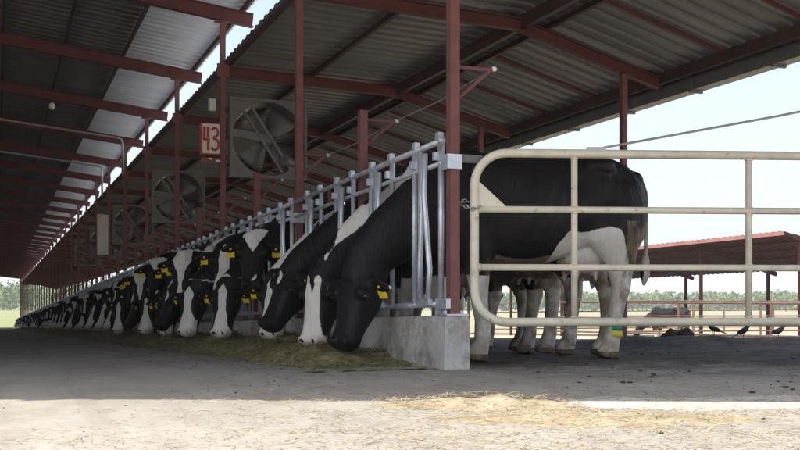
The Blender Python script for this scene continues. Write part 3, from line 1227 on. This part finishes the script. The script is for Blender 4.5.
# ------------------------------------------------------------------ number sign on the third tall post
a = 2 * BAY
sg = empty('number_sign', W(a - .045, -.165, 2.43), TH)
tag(sg, 'white board with big red number 43 on a red plate', 'sign')
sg.scale = (.86, 1, .92)
MB().box((-.01, .008, 0), (.275, .012, .42)).build('backing', M['signred'], sg)
MB().box((.012, -.002, .012), (.245, .006, .40)).build('face', M['dull'], sg)
mb = MB()
def seg(p, q, w=.034):
    mb.bar((p[0], -.0075, p[1]), (q[0], -.0075, q[1]), w, .004, (0, 1, 0))
seg((-.085, .17), (-.085, .00), .034)
seg((-.102, -.005), (-.005, -.005), .034)
seg((-.03, .17), (-.03, .0155), .036)
seg((-.03, -.0255), (-.03, -.15), .036)
mb2 = MB()
arc = []
for cy_, r_ in ((.095, .055), (-.065, .067)):
    pts = [(.065 + r_ * .85 * math.cos(an), cy_ + r_ * 1.12 * math.sin(an)) for an in np.linspace(R(150), R(-115) if cy_ > 0 else R(-150), 15)] if cy_ > 0 else \
          [(.065 + r_ * .85 * math.cos(an), cy_ + r_ * 1.12 * math.sin(an)) for an in np.linspace(R(115), R(-150), 15)]
    n0 = len(mb2.v)
    for i_, (px_, pz_) in enumerate(pts):
        p1 = Vector(pts[max(i_ - 1, 0)])
        p2 = Vector(pts[min(i_ + 1, len(pts) - 1)])
        d = (p2 - p1).normalized()
        nr = Vector((-d.y, d.x))
        dy_ = -.0062 if cy_ > 0 else -.0066
        for sgn in (1, -1):
            q_ = Vector((px_, pz_)) + nr * .017 * sgn
            mb2.v.append((q_.x, dy_, q_.y))
    for i_ in range(len(pts) - 1):
        b0 = n0 + i_ * 2
        mb2.f.append((b0, b0 + 1, b0 + 3, b0 + 2))
dg = mb.build('digit', M['signred'], sg)
dg['label'] = 'red figure 4'
dg = mb2.build('digit', M['signred'], sg)
dg['label'] = 'red figure 3'
MB().box((.02, 0, -.285), (.30, .012, .075)).build('lower_plate', M['red'], sg)
MB().box((.0, -.012, -.262), (.05, .006, .02)).box((.11, -.012, -.285), (.06, .006, .02)).build('sticker', M['white'], sg)
bx = empty('control_box', W(a - .05, -.14, 2.86), TH)
tag(bx, 'small pale control box above the number sign', 'box')
MB().box((0, .01, 0), (.085, .06, .15)).build('case', M['dull'], bx, bevel=.006)
MB().box((0, -.025, 0), (.065, .008, .125)).build('lid', M['dull'], bx)
pn = empty('hanging_panel', W(6 * BAY - .06, -.16, 2.10), TH)
tag(pn, 'pale upright panel hanging from a post far down the barn', 'panel')
MB().box((0, 0, 0), (.27, .02, 1.0)).build('sheet', M['dull'], pn)
MB().tube([(-.12, 0, .5), (.14, .03, .56)], .012).build('hanger', M['wire'], pn)

# water pipes across the lane
for q_, (a, lab) in enumerate(((4.50 * BAY, 'nearer thin pale pipe under the lane roof, bent down at its right end'), (5.75 * BAY, 'farther thin pale pipe under the lane roof, bent down at its right end'))):
    zt = zl(-.3) - .26
    pp = MB().tube([(-8.0, 0, zl(-3.2) - .27), (-4.0, 0, zl(-3.6) - .27), (-.34, 0, zt), (-.27, 0, zt - .03), (-.25, 0, zt - .10), (-.25, 0, zt - .72)], .024, 8).build('water_pipe', M['wire'], None, W(a, 0, rz(a)), TH, smooth=True)
    tag(pp, lab, 'pipe', 'pipes under the lane roof')
lw = W(4.0 * BAY, -1.69)
lp = empty('lamp', (lw.x, lw.y, zl(-1.69) - .14 + rz(13)))
tag(lp, 'small pale bulb under a rafter of the lane roof, unlit', 'lamp')
MB().ball((0, 0, -.06), (.055, .055, .065), 14, 9).build('bulb', M['white'], lp, smooth=True)
MB().tube([(0, 0, .0), (0, 0, .07)], .03, 12).build('socket', M['rubber'], lp)

# ------------------------------------------------------------------ cream gate
gx, gy = .462, 6.20
gdir = math.atan2(.065, 1)
gate = empty('pipe_gate', (gx, gy, 0), gdir)
tag(gate, 'cream painted pipe gate with rounded corner in front of the nearest cow', 'gate')
ZT, ZB, LEN, RC = 1.335, .285, 3.05, .20
pts = [(LEN, 0, ZT), (RC, 0, ZT)]
for q in range(1, 8):
    an = R(90 + q * 90 / 8)
    pts.append((RC + RC * math.cos(an), 0, ZT - RC + RC * math.sin(an)))
pts.append((0, 0, ZT - RC))
pts.append((0, 0, ZB + RC))
for q in range(1, 8):
    an = R(180 + q * 90 / 8)
    pts.append((RC + RC * math.cos(an), 0, ZB + RC + RC * math.sin(an)))
pts += [(RC, 0, ZB), (LEN, 0, ZB)]
mb = MB()
mb.tube(pts, .0275, 14)
mb.build('outer_frame', M['cream'], gate, smooth=True)
for z_ in (.985, .625):
    MB().tube([(.0, 0, z_), (LEN, 0, z_)], .021, 12).build('rail', M['cream'], gate, smooth=True)
for x_ in (.628, 1.745, LEN - .01):
    MB().tube([(x_, 0.004, ZB), (x_, 0.004, ZT)], .0205, 12).build('upright', M['cream'], gate, smooth=True)
mb = MB()
for y_ in (-.006, .006):
    pass
n = len(mb.v)
mb.v += [(.02, -.006, 1.00), (.20, -.006, 1.00), (.02, -.006, 1.165), (.02, .006, 1.00), (.20, .006, 1.00), (.02, .006, 1.165)]
mb.f += [(0, 1, 2), (5, 4, 3), (0, 3, 4, 1), (1, 4, 5, 2), (2, 5, 3, 0)]
mb.build('gusset', M['cream'], gate)
mb = MB()
for x_ in (.628, 1.745):
    for z_ in (ZT - .03, .985 + .022, .985 - .022, .625 + .022, .625 - .022, ZB + .03):
        mb.tube([(x_, .004, z_ - .004), (x_, .004, z_ + .004)], .0245, 12)
for z_ in (.985, .625):
    mb.tube([(.028, 0, z_), (.038, 0, z_)], .026, 12)
wl = mb.build('weld_beads', M['cream'], gate, smooth=True)
wl['kind'] = 'stuff'
# chain that ties it to the post
mb = MB()
cpts = [Vector((.37, 6.235, 1.02)), Vector((.41, 6.19, 1.0)), Vector((.45, 6.165, .985)), Vector((.49, 6.17, .995)), Vector((.495, 6.215, 1.02)), Vector((.46, 6.24, 1.03)), Vector((.40, 6.23, 1.04)), Vector((.36, 6.215, 1.03))]
def torus(mb, c, ax1, ax2, R1, R2, r):
    p_ = []
    for k in range(13):
        an = 2 * math.pi * k / 12
        p_.append(c + ax1 * (R1 * math.cos(an)) + ax2 * (R2 * math.sin(an)))
    mb.tube(p_, r, 6, cap=False)
dense = []
for i_ in range(len(cpts) - 1):
    for q in range(2):
        dense.append((cpts[i_].lerp(cpts[i_ + 1], q / 2), (cpts[i_ + 1] - cpts[i_]).normalized()))
for i_, (c, d) in enumerate(dense):
    s = d.cross(Vector((0, 0, 1))).normalized()
    u = s.cross(d)
    torus(mb, c, d, s if i_ % 2 else u, .017, .010, .0035)
c0 = mb.v[0]
ch = mb.build('chain', M['wire'])
tag(ch, 'short chain tying the gate corner to the red post', 'chain')
# hinge mast beyond the frame and the stay wire that holds the gate up
ge = Vector((gx + math.cos(gdir) * (LEN + .10), gy + math.sin(gdir) * (LEN + .10), 0))
mast = empty('gate_mast', (ge.x, ge.y, 0), gdir)
tag(mast, 'red post carrying the far end of the cream gate', 'post')
MB().box((0, 0, 1.0), (.09, .09, 2.1)).build('shaft', M['red'], mast)
for z_ in (.45, 1.15):
    MB().tube([(-.10, 0, z_), (.0, 0, z_)], .03, 10).build('hinge', M['galv'], mast)
p1 = Vector((gx + .735, gy + .735 * .065, ZT + .025))
p2 = Vector((ge.x, ge.y, 1.84))
MB_st = MB()
MB_st.tube([p1, p1.lerp(p2, .5) - Vector((0, 0, .012)), p2], .0075, 8)
MB_st.box(p1 + Vector((.03, 0, .004)), (.12, .03, .025))
st = MB_st.build('stay_wire', M['wire'])
tag(st, 'pale stay wire rising from the gate top to the right', 'wire')

# ------------------------------------------------------------------ ground
def grid(name, xs, ys, zf, m, kind='structure', smooth=True):
    v = [(x, y, zf(x, y)) for y in ys for x in xs]
    nx = len(xs)
    f = [(j * nx + i, j * nx + i + 1, (j + 1) * nx + i + 1, (j + 1) * nx + i) for j in range(len(ys) - 1) for i in range(nx - 1)]
    me = bpy.data.meshes.new(name)
    me.from_pydata(v, [], f)
    me.materials.append(m)
    if smooth:
        for p in me.polygons:
            p.use_smooth = True
    o = bpy.data.objects.new(name, me)
    COL.objects.link(o)
    o['kind'] = kind
    return o
def spread(lo, hi, mid, n):
    out = [mid + (hi - mid) * (i / n) ** 3 for i in range(n + 1)]
    return [mid + (lo - mid) * (i / n) ** 3 for i in range(n, 0, -1)] + out
grid('ground', spread(-2600, 2600, 3, 60), spread(-120, 5200, 8, 90), lambda x, y: ground_z(x, y) - .03, M['earth'])

# lane of concrete between the two curbs, in barn axes
v, f = [], []
aa = [-14 + i * .8 for i in range(40)] + [18 + i * 3 for i in range(33)]
tt = [-8.6, -6, -4, -2, -1, -.5, 0, .2, .6, 1.5, 3, 5, 8]
for a_ in aa:
    for t_ in tt:
        tq = t_ if a_ <= 0 else (min(t_, 5.5) if a_ < 3 else min(t_, .2))
        w = W(a_, tq)
        v.append((w.x, w.y, fz(a_) - (.03 * sstep(.8, 2.4, a_) if t_ > .1 else 0)))
nx = len(tt)
f = [(j * nx + i, j * nx + i + 1, (j + 1) * nx + i + 1, (j + 1) * nx + i) for j in range(len(aa) - 1) for i in range(nx - 1)]
me = bpy.data.meshes.new('feed_lane')
me.from_pydata(v, [], f)
me.materials.append(M['lane'])
ln = bpy.data.objects.new('feed_lane', me)
COL.objects.link(ln)
ln['kind'] = 'structure'
# pale swept strip just outside the shade
mb = MB()
n0 = 400
from mathutils import noise as mnoise
for i in range(n0):
    x0, x1 = .55 + 4.5 * i / n0, .55 + 4.5 * (i + 1) / n0
    def e0(x): return 3.90 + .16 * mnoise.noise(Vector((x * 1.3, 0, 0))) + .07 * mnoise.noise(Vector((x * 5, 3, 0))) + .03 * mnoise.noise(Vector((x * 17, 3, 0)))
    def e1(x): return e0(x) + .42 * sstep(.55, .9, x)
    mb.quad((x0, e0(x0), .004), (x1, e0(x1), .004), (x1, e1(x1), .004), (x0, e1(x0), .004))
    mb.quad((x0, e0(x0) - .05, -.003), (x1, e0(x1) - .05, -.003), (x1, e0(x1), .004), (x0, e0(x0), .004))
sw = mb.build('swept_strip', M['cleanlane'])
sw['kind'] = 'structure'

# trodden floor of the cow side with the ridge of bedding at its outer edge
from mathutils import noise as mnoise
def bed(x, y):
    a_, t_ = AT(x, y)
    nz = mnoise.noise(Vector((x * 1.3, y * 1.3, 0))) * .022 + mnoise.noise(Vector((x * 4.5, y * 4.5, 3))) * .014 + mnoise.noise(Vector((x * 13, y * 13, 5))) * .007
    edge = sstep(6.0, 6.9, y - .12 * math.sin(x * 2.3) - .2 * mnoise.noise(Vector((x * 1.1, y * 1.1, 9))))
    edge *= sstep(-.45, .0, a_) if t_ < .35 else 1
    base = ground_z(x, y)
    ridge = math.exp(-((y - 10.35 - .15 * math.sin(x * 1.1)) / .42) ** 2) * sstep(1.2, 2.4, x) * (.105 + .03 * mnoise.noise(Vector((x * 2, 1, 1))))
    return base - .012 + edge * (.026 + nz) + ridge
v, f = [], []
ax = [-2.9 + i * .07 for i in range(187)] + [10.2 + i * .8 for i in range(140)]
tx = [.087 + i * .07 for i in range(90)]
for a_ in ax:
    for t_ in tx:
        w = W(a_, t_)
        v.append((w.x, w.y, bed(w.x, w.y)))
nx = len(tx)
f = [(j * nx + i, j * nx + i + 1, (j + 1) * nx + i + 1, (j + 1) * nx + i) for j in range(len(ax) - 1) for i in range(nx - 1)]
me = bpy.data.meshes.new('cow_floor')
me.from_pydata(v, [], f)
me.materials.append(M['dung'])
for p in me.polygons:
    p.use_smooth = True
cf = bpy.data.objects.new('cow_floor', me)
COL.objects.link(cf)
cf['kind'] = 'structure'

# ------------------------------------------------------------------ hay along the curb
mb = MB()
def hay_h(a_, t_):
    prof = (max(0.0, 1 - ((t_ + .33) / .48) ** 2) if t_ < -.085 else 0)
    if t_ > -.33 and t_ < -.085:
        prof = 1.0 + .35 * sstep(1.0, 1.8, a_)
    n_ = .78 + .75 * mnoise.noise(Vector((a_ * 1.9, t_ * 2.4, 2))) + .4 * mnoise.noise(Vector((a_ * 5, t_ * 5, 7)))
    return max(0, .145 * prof ** .8 * max(.15, n_) * sstep(.30, .95, a_ + .15 * mnoise.noise(Vector((t_ * 4, 0, 4)))))
v0 = []
ax = [0.0 + i * .06 for i in range(260)] + [15.6 + i * .7 for i in range(138)]
tx = [-.95 + i * .05 for i in range(18)]
tx[-1] = -.088
n0 = 0
for a_ in ax:
    for t_ in tx:
        w = W(a_, t_)
        mb.v.append((w.x, w.y, fz(a_) - .008 + hay_h(a_, t_) + .012 * random.random()))
nx = len(tx)
for j in range(len(ax) - 1):
    for i in range(nx - 1):
        mb.f.append((j * nx + i, j * nx + i + 1, (j + 1) * nx + i + 1, (j + 1) * nx + i))
def blade(mb, p, L_, wd, tilt=.5, bend=.3):
    az = random.uniform(0, 2 * math.pi)
    el = random.uniform(-.1, tilt)
    d = Vector((math.cos(az) * math.cos(el), math.sin(az) * math.cos(el), math.sin(el)))
    s = Vector((-math.sin(az), math.cos(az), random.uniform(-.6, .6))).normalized() * wd
    q1 = p + d * L_ * .5 + Vector((0, 0, random.uniform(0, bend) * L_ * .3))
    q2 = p + d * L_ + Vector((0, 0, -bend * L_ * .2))
    n = len(mb.v)
    mb.v += [tuple(p - s), tuple(p + s), tuple(q1 + s), tuple(q1 - s), tuple(q2 + s * .6), tuple(q2 - s * .6)]
    mb.f += [(n, n + 1, n + 2, n + 3), (n + 3, n + 2, n + 4, n + 5)]
for i in range(15000):
    a_ = .35 + 13 * random.random() ** 1.5
    t_ = random.gauss(-.40, .25 if i % 8 else .6)
    if t_ > -.1 or (a_ < .8 and random.random() < .6):
        continue
    w = W(a_, t_)
    blade(mb, Vector((w.x, w.y, fz(a_) + hay_h(a_, t_) + random.uniform(-.01, .015))), random.uniform(.02, .10), random.uniform(.001, .003), .6)
hay = mb.build('hay', M['hay'])
tag(hay, 'greenish hay heaped along the curb under the cows', 'hay', None, 'stuff')

# loose straw over the sunlit ground
mb = MB()
def straw_heap(x, y):
    return .045 * math.exp(-((x - .33) / .30) ** 2 - ((y - 3.98) / .14) ** 2) + .02 * math.exp(-((x - .7) / .5) ** 2 - ((y - 3.5) / .2) ** 2)
xs = [-.6 + i * .04 for i in range(70)]
ys = [3.2 + i * .03 for i in range(40)]
for y in ys:
    for x in xs:
        mb.v.append((x, y, -.006 + straw_heap(x, y) * (.8 + .5 * mnoise.noise(Vector((x * 9, y * 9, 0)))) + .003 * random.random()))
nx = len(xs)
for j in range(len(ys) - 1):
    for i in range(nx - 1):
        mb.f.append((j * nx + i, j * nx + i + 1, (j + 1) * nx + i + 1, (j + 1) * nx + i))
for i in range(19000):
    y = 2.3 + 2.0 * random.random()
    x = random.uniform(-2.2, 2.4)
    dens = sstep(-1.6, .5, x + .35 * math.sin(y * 5))
    if random.random() > .045 + .955 * dens:
        continue
    if y > 3.80 and (abs(x - .30) > .42) and random.random() > .05:
        continue
    blade(mb, Vector((x, y, straw_heap(x, y) + random.uniform(0, .008))), random.uniform(.015, .07), random.uniform(.0006, .0014), .25)
for i in range(2500):
    y = 4.1 + 2.4 * random.random() ** 2
    x = random.uniform(-1.0, 3.0)
    blade(mb, Vector((x, y, random.uniform(.0, .006))), random.uniform(.03, .09), random.uniform(.0008, .0018), .2)
sw = mb.build('straw', M['straw'])
tag(sw, 'dry yellow straw strewn over the sunlit ground', 'straw', None, 'stuff')

# clods and droppings on the floor behind the gate
mb = MB()
for i in range(480):
    if i < 420:
        x, y = random.uniform(.4, 3.8), 4.5 + 4.5 * random.random() ** 1.2
        z = (bed(x, y) if AT(x, y)[0] > -.3 else 0)
        if AT(x, y)[1] < .12 or mnoise.noise(Vector((x * 1.7, y * 1.2, 21))) < .02 + .25 * random.random() - .12:
            continue
    else:
        x, y = random.uniform(-2.4, 2.4), random.uniform(2.3, 5.6)
        z = 0
    r_ = .003 + .014 * random.random() ** 3 * (.8 if i < 420 else .3)
    mb.ball((x, y, max(z, 0.0 if y < 6.2 else -9) + r_ * .3), (r_ * random.uniform(.8, 1.7), r_ * random.uniform(.8, 1.7), r_ * random.uniform(.3, .7)), 7, 5,
            Matrix.Rotation(random.uniform(0, 3), 3, 'Z'))
cl = mb.build('droppings', M['clod'], smooth=True)
tag(cl, 'dark clods scattered over the shaded ground before the gate', 'clods', None, 'stuff')

# ------------------------------------------------------------------ birds on the ridge
def bird(name='blackbird'):
    mb = MB()
    body = [((-.045, 0, .055), .006, .005), ((-.03, 0, .06), .018, .017), ((0, 0, .075), .027, .028), ((.03, 0, .098), .024, .026), ((.048, 0, .122), .017, .017), ((.058, 0, .138), .018, .017), ((.070, 0, .145), .014, .013), ((.080, 0, .146), .006, .006)]
    rs = []
    for i, (c, w_, h_) in enumerate(body):
        a_ = Vector(body[max(i - 1, 0)][0])
        b_ = Vector(body[min(i + 1, len(body) - 1)][0])
        d = (b_ - a_).normalized()
        rs.append(ring(c, Vector((0, 1, 0)), Vector((0, 1, 0)).cross(d) * -1, w_, h_, h_, 12, 2))
    mb.loft(rs)
    o = mb.build(name, M['black'], smooth=True)
    sub = o.modifiers.new('s', 'SUBSURF')
    sub.levels = sub.render_levels = 1
    MB().tube([(.078, 0, .146), (.104, 0, .141)], [.0055, .001], 8).build('beak', M['rubber'], o)
    mb = MB()
    mb.loft([[Vector((-.035, -.012, .066)), Vector((-.035, .012, .066)), Vector((-.035, .012, .058)), Vector((-.035, -.012, .058))],
             [Vector((-.125, -.018, .030)), Vector((-.125, .018, .030)), Vector((-.125, .018, .026)), Vector((-.125, -.018, .026))]])
    mb.build('tail', M['black'], o)
    for s in (-1, 1):
        mb = MB()
        mb.ball((-.008, s * .024, .076), (.055, .006, .02), 12, 7, Matrix.Rotation(R(-28), 3, 'Y'))
        mb.build('wing', M['black'], o, smooth=True)
        MB().tube([(.002, s * .012, .056), (.004, s * .012, .002), (.022, s * .014, .001)], .0028, 6).build('leg', M['rubber'], o)
    return o
bd0 = bird()
for i, (px, yw, lab, tilt) in enumerate(((714, 185, 'black bird facing left on the dark ridge, head up', 0), (744, 10, 'black bird facing right, middle of the three on the ridge', -4), (777, 20, 'black bird facing right at the right end of the ridge', 8))):
    o = bd0 if i == 0 else copy_tree(bd0)
    y = 10.42
    x = (px - 400) / 1000 * y
    o.location = (x, y, bed(x, y) - .004)
    o.rotation_euler = (0, R(tilt), R(yw))
    o.scale = (1.12,) * 3
    tag(o, lab, 'bird', 'birds on the bedding ridge')

# dark heaps next to the birds
for i, (px, yy_, w_, lab) in enumerate(((672, 10.9, .13, 'dark manure heap left of the birds, wider one'), (686, 10.8, .09, 'small dark manure heap beside the wider heap'))):
    mb = MB()
    x = (px - 400) / 1000 * yy_
    mb.ball((0, 0, .03), (w_, w_ * .8, .12), 24, 14)
    for q, p_ in enumerate(mb.v):
        d_ = mnoise.noise(Vector(p_) * 14 + Vector((i * 5, 0, 0))) * .035
        pv = Vector(p_)
        mb.v[q] = tuple(pv + pv.normalized() * d_)
    o = mb.build('manure_heap', M['clod'], None, (x, yy_, bed(x, yy_)), smooth=True)
    tag(o, lab, 'heap')

# ------------------------------------------------------------------ shade canopy in the far yard
cx, cy = 13.2, 33.0
can = empty('shade_canopy', (cx, cy, 0), TH)
tag(can, 'red steel shade canopy standing in the yard behind the gate', 'canopy')
gz = ground_z(cx, cy)
def zc(w_, a_):
    return 2.66 - .265 * w_ - .011 * a_
CA0, CA1, W0, W1 = .35, 46, -.35, 3.7
mb = MB()
rings = []
per = .30
v, f = [], []
n = int((CA1 - CA0) / per)
cols = [(i + u_, d_) for i in range(n) for u_, d_ in ((0, 0), (.45, 0), (.55, 1), (.9, 1))]
for w_ in (W0, W1):
    for c, d_ in cols:
        a_ = CA0 + c * per
        v.append((w_, a_, zc(w_, a_) + d_ * .03))
m_ = len(cols)
for i in range(m_ - 1):
    f.append((i, i + 1, m_ + i + 1, m_ + i))
me = bpy.data.meshes.new('roof_sheet')
me.from_pydata(v, [], f)
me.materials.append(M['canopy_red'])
o = bpy.data.objects.new('roof_sheet', me)
COL.objects.link(o)
o.parent = can
sd = o.modifiers.new('g', 'SOLIDIFY')
sd.thickness = .004
mb = MB()
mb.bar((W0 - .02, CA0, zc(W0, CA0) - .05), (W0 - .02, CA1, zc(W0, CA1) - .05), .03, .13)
mb.build('fascia', M['sunlit_trim'], can)
mb = MB()
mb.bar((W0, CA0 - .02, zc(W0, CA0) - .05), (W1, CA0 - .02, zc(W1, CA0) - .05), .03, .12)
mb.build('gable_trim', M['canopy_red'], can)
for q, a_ in enumerate(np.arange(.0, 45, 5)):
    mb = MB()
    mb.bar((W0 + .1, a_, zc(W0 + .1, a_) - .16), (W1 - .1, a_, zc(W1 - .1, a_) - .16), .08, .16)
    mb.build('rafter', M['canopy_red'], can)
    for w_ in (.0, 3.2):
        p_ = W(0, 0) * 0 + Vector((cx - EY * a_ + EX * w_, cy + EX * a_ + EY * w_, 0))
        g_ = ground_z(p_.x, p_.y)
        mb = MB()
        h_ = zc(w_, a_) - .24
        mb.box((w_, a_, (g_ - .1 + h_) / 2), (.10, .10, h_ - g_ + .1))
        mb.build('post', M['canopy_red'], can)
for w_ in (.5, 1.3, 2.1, 2.9):
    mb = MB()
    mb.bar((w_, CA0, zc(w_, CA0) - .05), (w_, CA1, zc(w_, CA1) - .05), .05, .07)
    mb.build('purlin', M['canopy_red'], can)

# pipe fences of the yard
def yard_fence(p, q, n, h0, h1, rails, label, post_r=.035, gname='pipe_fence'):
    p, q = Vector(p), Vector(q)
    root = empty(gname, (p.x, p.y, ground_z(p.x, p.y)))
    tag(root, label, 'fence', 'rusty pipe fences in the yard')
    base = root.location
    prev = None
    tops = []
    for i in range(n):
        w_ = p.lerp(q, i / (n - 1))
        g_ = ground_z(w_.x, w_.y)
        h_ = h0 + (h1 - h0) * i / (n - 1)
        tops.append((w_, g_, h_))
        MB().tube([(w_.x - base.x, w_.y - base.y, g_ - .1 - base.z), (w_.x - base.x, w_.y - base.y, g_ + h_ + .02 - base.z)], post_r, 8).build('post', M['fence_rust'], root)
    for fr_ in rails:
        pts = [(w_.x - base.x, w_.y - base.y, g_ + h_ * fr_ - base.z) for w_, g_, h_ in tops]
        MB().tube(pts, post_r * .72, 8).build('rail', M['fence_rust'], root)
yard_fence((4.6, 31.0), (9.2, 18.6), 5, 1.28, .93, (.98, .62, .28), 'rusty pipe fence slanting across the yard before the canopy')
yard_fence((5.4, 24.0), (10.5, 24.6), 4, 1.15, 1.1, (.98, .66, .34), 'short pipe fence with three rails just behind the bedding ridge', .026)
yard_fence((4.0, 52.0), (22.0, 52.0), 8, 1.2, 1.2, (.98, .6, .25), 'low pipe fence far out in the yard beyond the canopy', .04)

# ------------------------------------------------------------------ far wood and hills
mb = MB()
rng = np.random.RandomState(5)
for i in range(760):
    ang = rng.uniform(-.52, .62)
    dist = rng.uniform(390, 520)
    x, y = math.sin(ang) * dist, math.cos(ang) * dist
    g_ = ground_z(x, y)
    h_ = rng.uniform(6.5, 9.5) * (dist / 470) * (1.55 if ang < -.25 else 1)
    w_ = h_ * rng.uniform(.35, .55)
    base = Vector((x, y, g_ + h_ * .50))
    mb.tube([(x, y, g_), (x, y, g_ + h_ * .5)], [.25, .12], 5)
    for q in range(90):
        d = rng.normal(size=3)
        d /= np.linalg.norm(d)
        rr = rng.uniform(.45, 1.05)
        c = base + Vector((d[0] * w_ * rr, d[1] * w_ * rr, d[2] * h_ * .47 * rr))
        s_ = rng.uniform(.35, .9)
        e1 = Vector(rng.normal(size=3)).normalized() * s_
        e2 = Vector(rng.normal(size=3)).normalized() * s_
        n = len(mb.v)
        mb.v += [tuple(c - e1), tuple(c + e2), tuple(c + e1), tuple(c - e2)]
        mb.f.append((n, n + 1, n + 2, n + 3))
wd = mb.build('far_wood', M['foliage'])
tag(wd, 'belt of green trees along the far edge of the fields', 'wood', None, 'stuff')

v, f = [], []
n = 90
for j in range(5):
    for i in range(n):
        ang = -.7 + 1.5 * i / (n - 1)
        dist = 2300 + j * 350
        hh = (0, 38, 62, 70, 40)[j] * (.75 + .5 * mnoise.noise(Vector((ang * 5, 1, 2))) + .2 * mnoise.noise(Vector((ang * 21, j * .4, 2))))
        v.append((math.sin(ang) * dist, math.cos(ang) * dist, -4 + hh))
for j in range(4):
    for i in range(n - 1):
        f.append((j * n + i, j * n + i + 1, (j + 1) * n + i + 1, (j + 1) * n + i))
me = bpy.data.meshes.new('hills')
me.from_pydata(v, [], f)
me.materials.append(M['hill'])
for p in me.polygons:
    p.use_smooth = True
o = bpy.data.objects.new('hills', me)
COL.objects.link(o)
o['kind'] = 'structure'

# ------------------------------------------------------------------ air
HAZE = .0005
if HAZE:
    mb = MB()
    mb.box((0, 1800, 43), (5600, 5000, 96))
    m = bpy.data.materials.new('haze_air')
    m.use_nodes = True
    m.node_tree.nodes.clear()
    out = m.node_tree.nodes.new('ShaderNodeOutputMaterial')
    pv = m.node_tree.nodes.new('ShaderNodeVolumePrincipled')
    pv.inputs['Color'].default_value = (.86, .91, 1, 1)
    pv.inputs['Density'].default_value = HAZE
    pv.inputs['Anisotropy'].default_value = .2
    m.node_tree.links.new(pv.outputs[0], out.inputs['Volume'])
    hz = mb.build('haze', m)
    hz['kind'] = 'stuff'

# ------------------------------------------------------------------ light
TRAVEL = Vector((.24, .475, -1))
to_sun = -TRAVEL.normalized()
elev = math.asin(to_sun.z)
azim = math.atan2(to_sun.x, to_sun.y)
wld = bpy.data.worlds.new('World')
scene.world = wld
wld.use_nodes = True
wn = wld.node_tree
bg = wn.nodes['Background']
sky = wn.nodes.new('ShaderNodeTexSky')
sky.sky_type = 'NISHITA'
sky.sun_disc = False
sky.sun_elevation = elev
sky.sun_rotation = azim
sky.air_density = 1.0
sky.dust_density = 4.0
hs = wn.nodes.new('ShaderNodeHueSaturation')
hs.inputs['Saturation'].default_value = .82
hs.inputs['Value'].default_value = 1.12
wn.links.new(sky.outputs[0], hs.inputs['Color'])
wn.links.new(hs.outputs[0], bg.inputs['Color'])
bg.inputs['Strength'].default_value = .15
sl = bpy.data.lights.new('sun', 'SUN')
sl.energy = 3.6
sl.angle = R(.5)
sl.color = (1, .93, .81)
so = bpy.data.objects.new('sun', sl)
COL.objects.link(so)
so.rotation_euler = TRAVEL.to_track_quat('-Z', 'Y').to_euler()
so.location = (-20, -30, 60)

# ------------------------------------------------------------------ camera
cam = bpy.data.cameras.new('camera')
cam.sensor_width = 36
cam.lens = 45
cam.shift_y = 77 / 800
cam.clip_end = 9000
cam.clip_start = .05
co = bpy.data.objects.new('camera', cam)
COL.objects.link(co)
co.location = (0, 0, EYE)
co.rotation_euler = (R(90), 0, 0)
scene.camera = co

vs = scene.view_settings
scene.display_settings.display_device = 'sRGB'
vs.view_transform = 'Standard'
vs.look = 'None'
vs.gamma = 1
vs.use_curve_mapping = False
vs.exposure = .95
scene.render.engine = 'CYCLES'
cy_ = scene.cycles
cy_.use_denoising = True
cy_.max_bounces = 10
cy_.diffuse_bounces = 6
cy_.volume_bounces = 1
cy_.sample_clamp_indirect = 6
